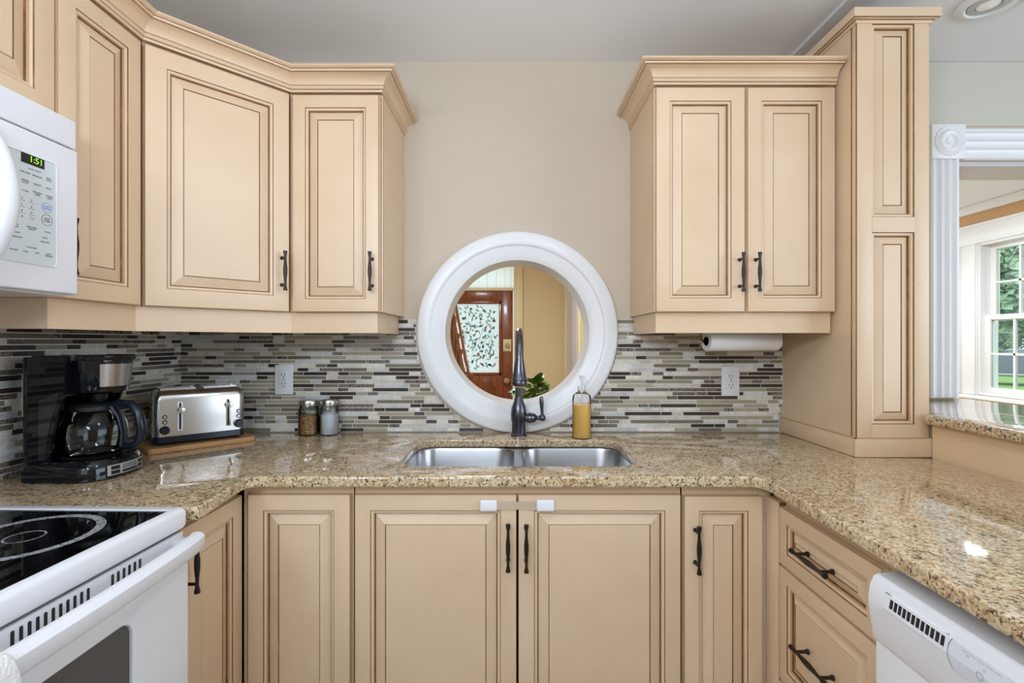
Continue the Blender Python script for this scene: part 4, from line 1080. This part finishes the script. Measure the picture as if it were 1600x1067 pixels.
hd.tube(pth, [.018 + .006 * math.sin(math.pi * i / 16) for i in range(17)], 16); hd.build('handle', M['white_app'], mw)

# ------------------------------------------------------------------ range (front faces +x, turned slightly)
rg = thing('electric_range', 'white electric range with black glass cooktop at lower left', 'stove', (-.698, 1.047, 0), R(88.5))
RW = .758; ZT = .921
# cooktop frame
fo = rrect(-RW, 0, 0, .60, .012, 4); fi = rrect(-RW + .026, -.026, .024, .56, .006, 4)
cooktop = MB(); 
def rr_r(ins, z): return [(x, y, z) for x, y in rrect(-RW + ins, -ins, ins, .60 - ins, .014, 5)]
cooktop.rings([rr_r(.003, .879), rr_r(0, .886), rr_r(0, .912), rr_r(.003, .918), rr_r(.008, ZT), [(x, y, ZT) for x, y in rrect(-RW + .026, -.026, .022, .56, .006, 5)], [(x, y, ZT - .003) for x, y in rrect(-RW + .027, -.027, .023, .559, .006, 5)]], cap0=False, cap1=False)
cooktop.build('cooktop_frame', M['white_app'], rg, ang=40)
gt = MB().box(-RW + .0268, -.0268, .0228, .5592, .905, ZT - .0025).build('glass_top', M['black_glass'], rg)
def burner(cx, cy, r):
    b = MB()
    b.lathe([(r, .0), (r, .0003), (r - .015, .0003), (r - .015, .0)], (cx, cy, ZT - .0026), 'Z', 64, loop=True)
    b.lathe([(r * .26, .0), (r * .26, .0003), (r * .26 - .003, .0003), (r * .26 - .003, .0)], (cx, cy, ZT - .0026), 'Z', 40, loop=True)
    b.build('burner_ring', M['burner'], gt)
burner(-.165, .190, .115); burner(-.56, .19, .10); burner(-.165, .43, .085); burner(-.56, .43, .115)
MB().box(-RW, -.003, .03, .60, .02, .900).build('body', M['white_app'], rg)
# door top with vents
vt = MB().box(-RW + .004, -.005, .008, .029, .795, .870, bev=.004, seg=3).build('vent_strip', M['white_app'], rg)
sl = MB()
ys = [.693 + .01205 * k for k in range(11)] + [.8616 + .0123 * k for k in range(6)]
for y in ys:
    x = y - 1.047
    sl.prism(rrect(x - .0026, x + .0026, .832, .862, .0024, 4), .0074, .0095, 'Y')
tag(sl.build('vent_slots', M['dark_gap'], vt, smooth=False), kind='stuff')
MB().box(-RW + .004, -.004, .020, .0295, .870, .880).build('door_gap', M['dark_gap'], rg)
dr = MB(); wz_top, wxf = .764, .894 - 1.047
hole_ = rrect(-RW - wxf, wxf, .34, wz_top, .028, 6)
dr.flat([(-RW + .004, .20), (-.006, .20), (-.006, .828), (-RW + .004, .828)], [hole_], .026, .003, Matrix.Translation((0, .010, 0)) @ XZ)
dro = dr.build('oven_door', M['white_app'], rg, ang=40)
MB().prism(rrect(-RW - wxf - .004, wxf + .004, .336, wz_top + .004, .03, 6), .004, .012, 'Y').build('oven_window', M['oven_glass'], dro)
hn = []
for i in range(25):
    t = i / 24; x = -.010 - t * (RW - .020); bow = .030 + .022 * math.sin(math.pi * t) ** .6
    sec = [(-.014, .030), (-.008, .036), (.002, .038), (.012, .036), (.014, .026), (.010, .004), (.004, -.001), (-.006, -.001), (-.013, .008)]
    hn.append([(x, -bow + .002 + yy, .832 + zz_) for yy, zz_ in sec])
MB().rings(hn).box(-.040, -.012, -.028, .010, .840, .860, bev=.004).box(-RW + .012, -RW + .040, -.028, .010, .840, .860, bev=.004).build('handle', M['white_app'], dro, ang=40)
MB().box(-RW + .004, -.006, .004, .03, .03, .19, bev=.003).build('storage_drawer', M['white_app'], rg)
# towel over the handle
tw_ = thing('tea_towel', 'white terry towel hanging over the oven door handle, bottom left corner', 'towel', (-.655, .575, 0), R(88.5))
tw_rows = []
cl_ = MB(); nx_ = 14
def trow(x, sh): 
    return [(x, -.040 + sh, .56), (x, -.034 + sh, .75), (x, -.030 + sh * .5, .845), (x, -.024, .874), (x, -.006, .882), (x, .010, .876), (x, .014, .845), (x, .012, .80)]
inner_off = .006
vsr = []
for i in range(nx_ + 1):
    x = -.160 + .20 * i / nx_; sh = .006 * math.sin(i * 1.7)
    vsr.append(trow(x, sh))
nr = len(vsr[0])
vv = [p for r_ in vsr for p in r_]; ff = [(i * nr + j, i * nr + j + 1, (i + 1) * nr + j + 1, (i + 1) * nr + j) for i in range(nx_) for j in range(nr - 1)]
cl_.add(vv, ff); tob = cl_.build('cloth', M['towel'], tw_, ang=80)
sm = tob.modifiers.new('thickness', 'SOLIDIFY'); sm.thickness = .006; sm.offset = 1
ss = tob.modifiers.new('smooth', 'SUBSURF'); ss.levels = 1; ss.render_levels = 2

# ------------------------------------------------------------------ dishwasher (front faces -x; local x towards the camera)
dw = thing('dishwasher', 'white dishwasher with vent and control console under the right counter', 'dishwasher', (.697, .884, 0), R(-90))
DW = .60
side_c = [(.02, .858), (-.030, .853), (-.037, .849), (-.043, .836), (-.047, .812), (-.046, .797), (-.0415, .766), (-.0385, .742), (-.0365, .7365), (.02, .7365)]
con_ = MB().rings([[(xx, y, z) for y, z in side_c] for xx in (0, DW)]).build('console', M['white_app'], dw, ang=22)
MB().box(.002, DW - .002, -.036, .02, .12, .7355, bev=.004).build('door_panel', M['white_app'], dw)
MB().box(.004, DW - .004, .0205, .56, .10, .856).build('tub', M['white_grey'], dw)
MB().box(.0, DW, .022, .05, .8565, .8825).build('mounting_gap', M['dark_gap'], dw)
# vent recess
def cf_y(z):    # front surface of the console at height z
    for (y0_, z0_), (y1_, z1_) in zip(side_c, side_c[1:]):
        if min(z0_, z1_) <= z <= max(z0_, z1_): return y0_ + (y1_ - y0_) * (z - z0_) / (z1_ - z0_ + 1e-9)
    return -.04
v0, v1 = .884 - .836, .884 - .728
vf = MB()
vz0, vz1 = .8155, .8325
for a0, a1, b0, b1 in ((v0 - .012, v1 + .004, vz1, vz1 + .005), (v0 - .012, v1 + .004, vz0 - .004, vz0), (v0 - .014, v0, vz0 - .004, vz1 + .005), (v1, v1 + .005, vz0 - .004, vz1 + .005)):
    vf.rings([[(xx, cf_y(b0) - .0022, b0), (xx, cf_y(b1) - .0022, b1), (xx, cf_y(b1) + .002, b1), (xx, cf_y(b0) + .002, b0)] for xx in (a0, a1)])
vf.build('vent_frame', M['white_app'], con_)
vs_ = MB(); k = 12
for i in range(k):
    a = v0 + .001 + i * (v1 - v0) / k; e = a + (v1 - v0) / k * .62
    vs_.rings([[(xx, cf_y(vz0) - .0008, vz0 + .001), (xx, cf_y(vz1) - .0008, vz1 - .001), (xx, cf_y(vz1) + .002, vz1 - .001), (xx, cf_y(vz0) + .002, vz0 + .001)] for xx in (a, e)])
tag(vs_.build('vent_slots', M['slot'], con_, smooth=False), kind='stuff')
ctl = MB(); c0_ = .884 - .722
rgs = []
for i in range(14):
    t = i / 13; z = .793 + t * .042
    rgs.append((z, c0_ + .006 * (1 - (2 * t - 1) ** 2) * -1 + .004 * (1 - t) + .004))
fr_ = [(xx, cf_y(z) - .0012, z) for z, xx in rgs]; fr2 = [(DW - .06, cf_y(z) - .0012, z) for z, xx in rgs]
nn = len(fr_)
ctl.add(fr_ + fr2, [(i, i + 1, nn + i + 1, nn + i) for i in range(nn - 1)])
mp = mat('console_panel', srgb(226, 230, 238), .25)
cto = ctl.build('control_panel', mp, con_, smooth=False)
sm2 = cto.modifiers.new('thickness', 'SOLIDIFY'); sm2.thickness = .001
eg = MB().tube([(xx - .0006, cf_y(z) - .0008, z) for z, xx in rgs], .0007, 6); eg.build('panel_seam', M['text_grey'], con_)
mk = MB()
for i, (dx_, z, r_) in enumerate(((.030, .826, .002), (.055, .822, .0018), (.05, .812, .0055), (.085, .815, .002), (.10, .806, .0055), (.13, .812, .002), (.15, .803, .0055))):
    mk.lathe([(r_, -.0004), (r_ * .8, -.0004), (r_ * .8, 0), (r_, 0)], (c0_ + dx_, cf_y(z) - .0013, z), 'Y', 20, loop=True)
for i in range(5): mk.box(c0_ + .02 + i * .012, c0_ + .029 + i * .012, cf_y(.830) - .0017, cf_y(.830) - .0012, .8297, .8305)
tag(mk.build('panel_marks', mat('faint_print', srgb(176, 180, 190), .5), con_), kind='stuff')
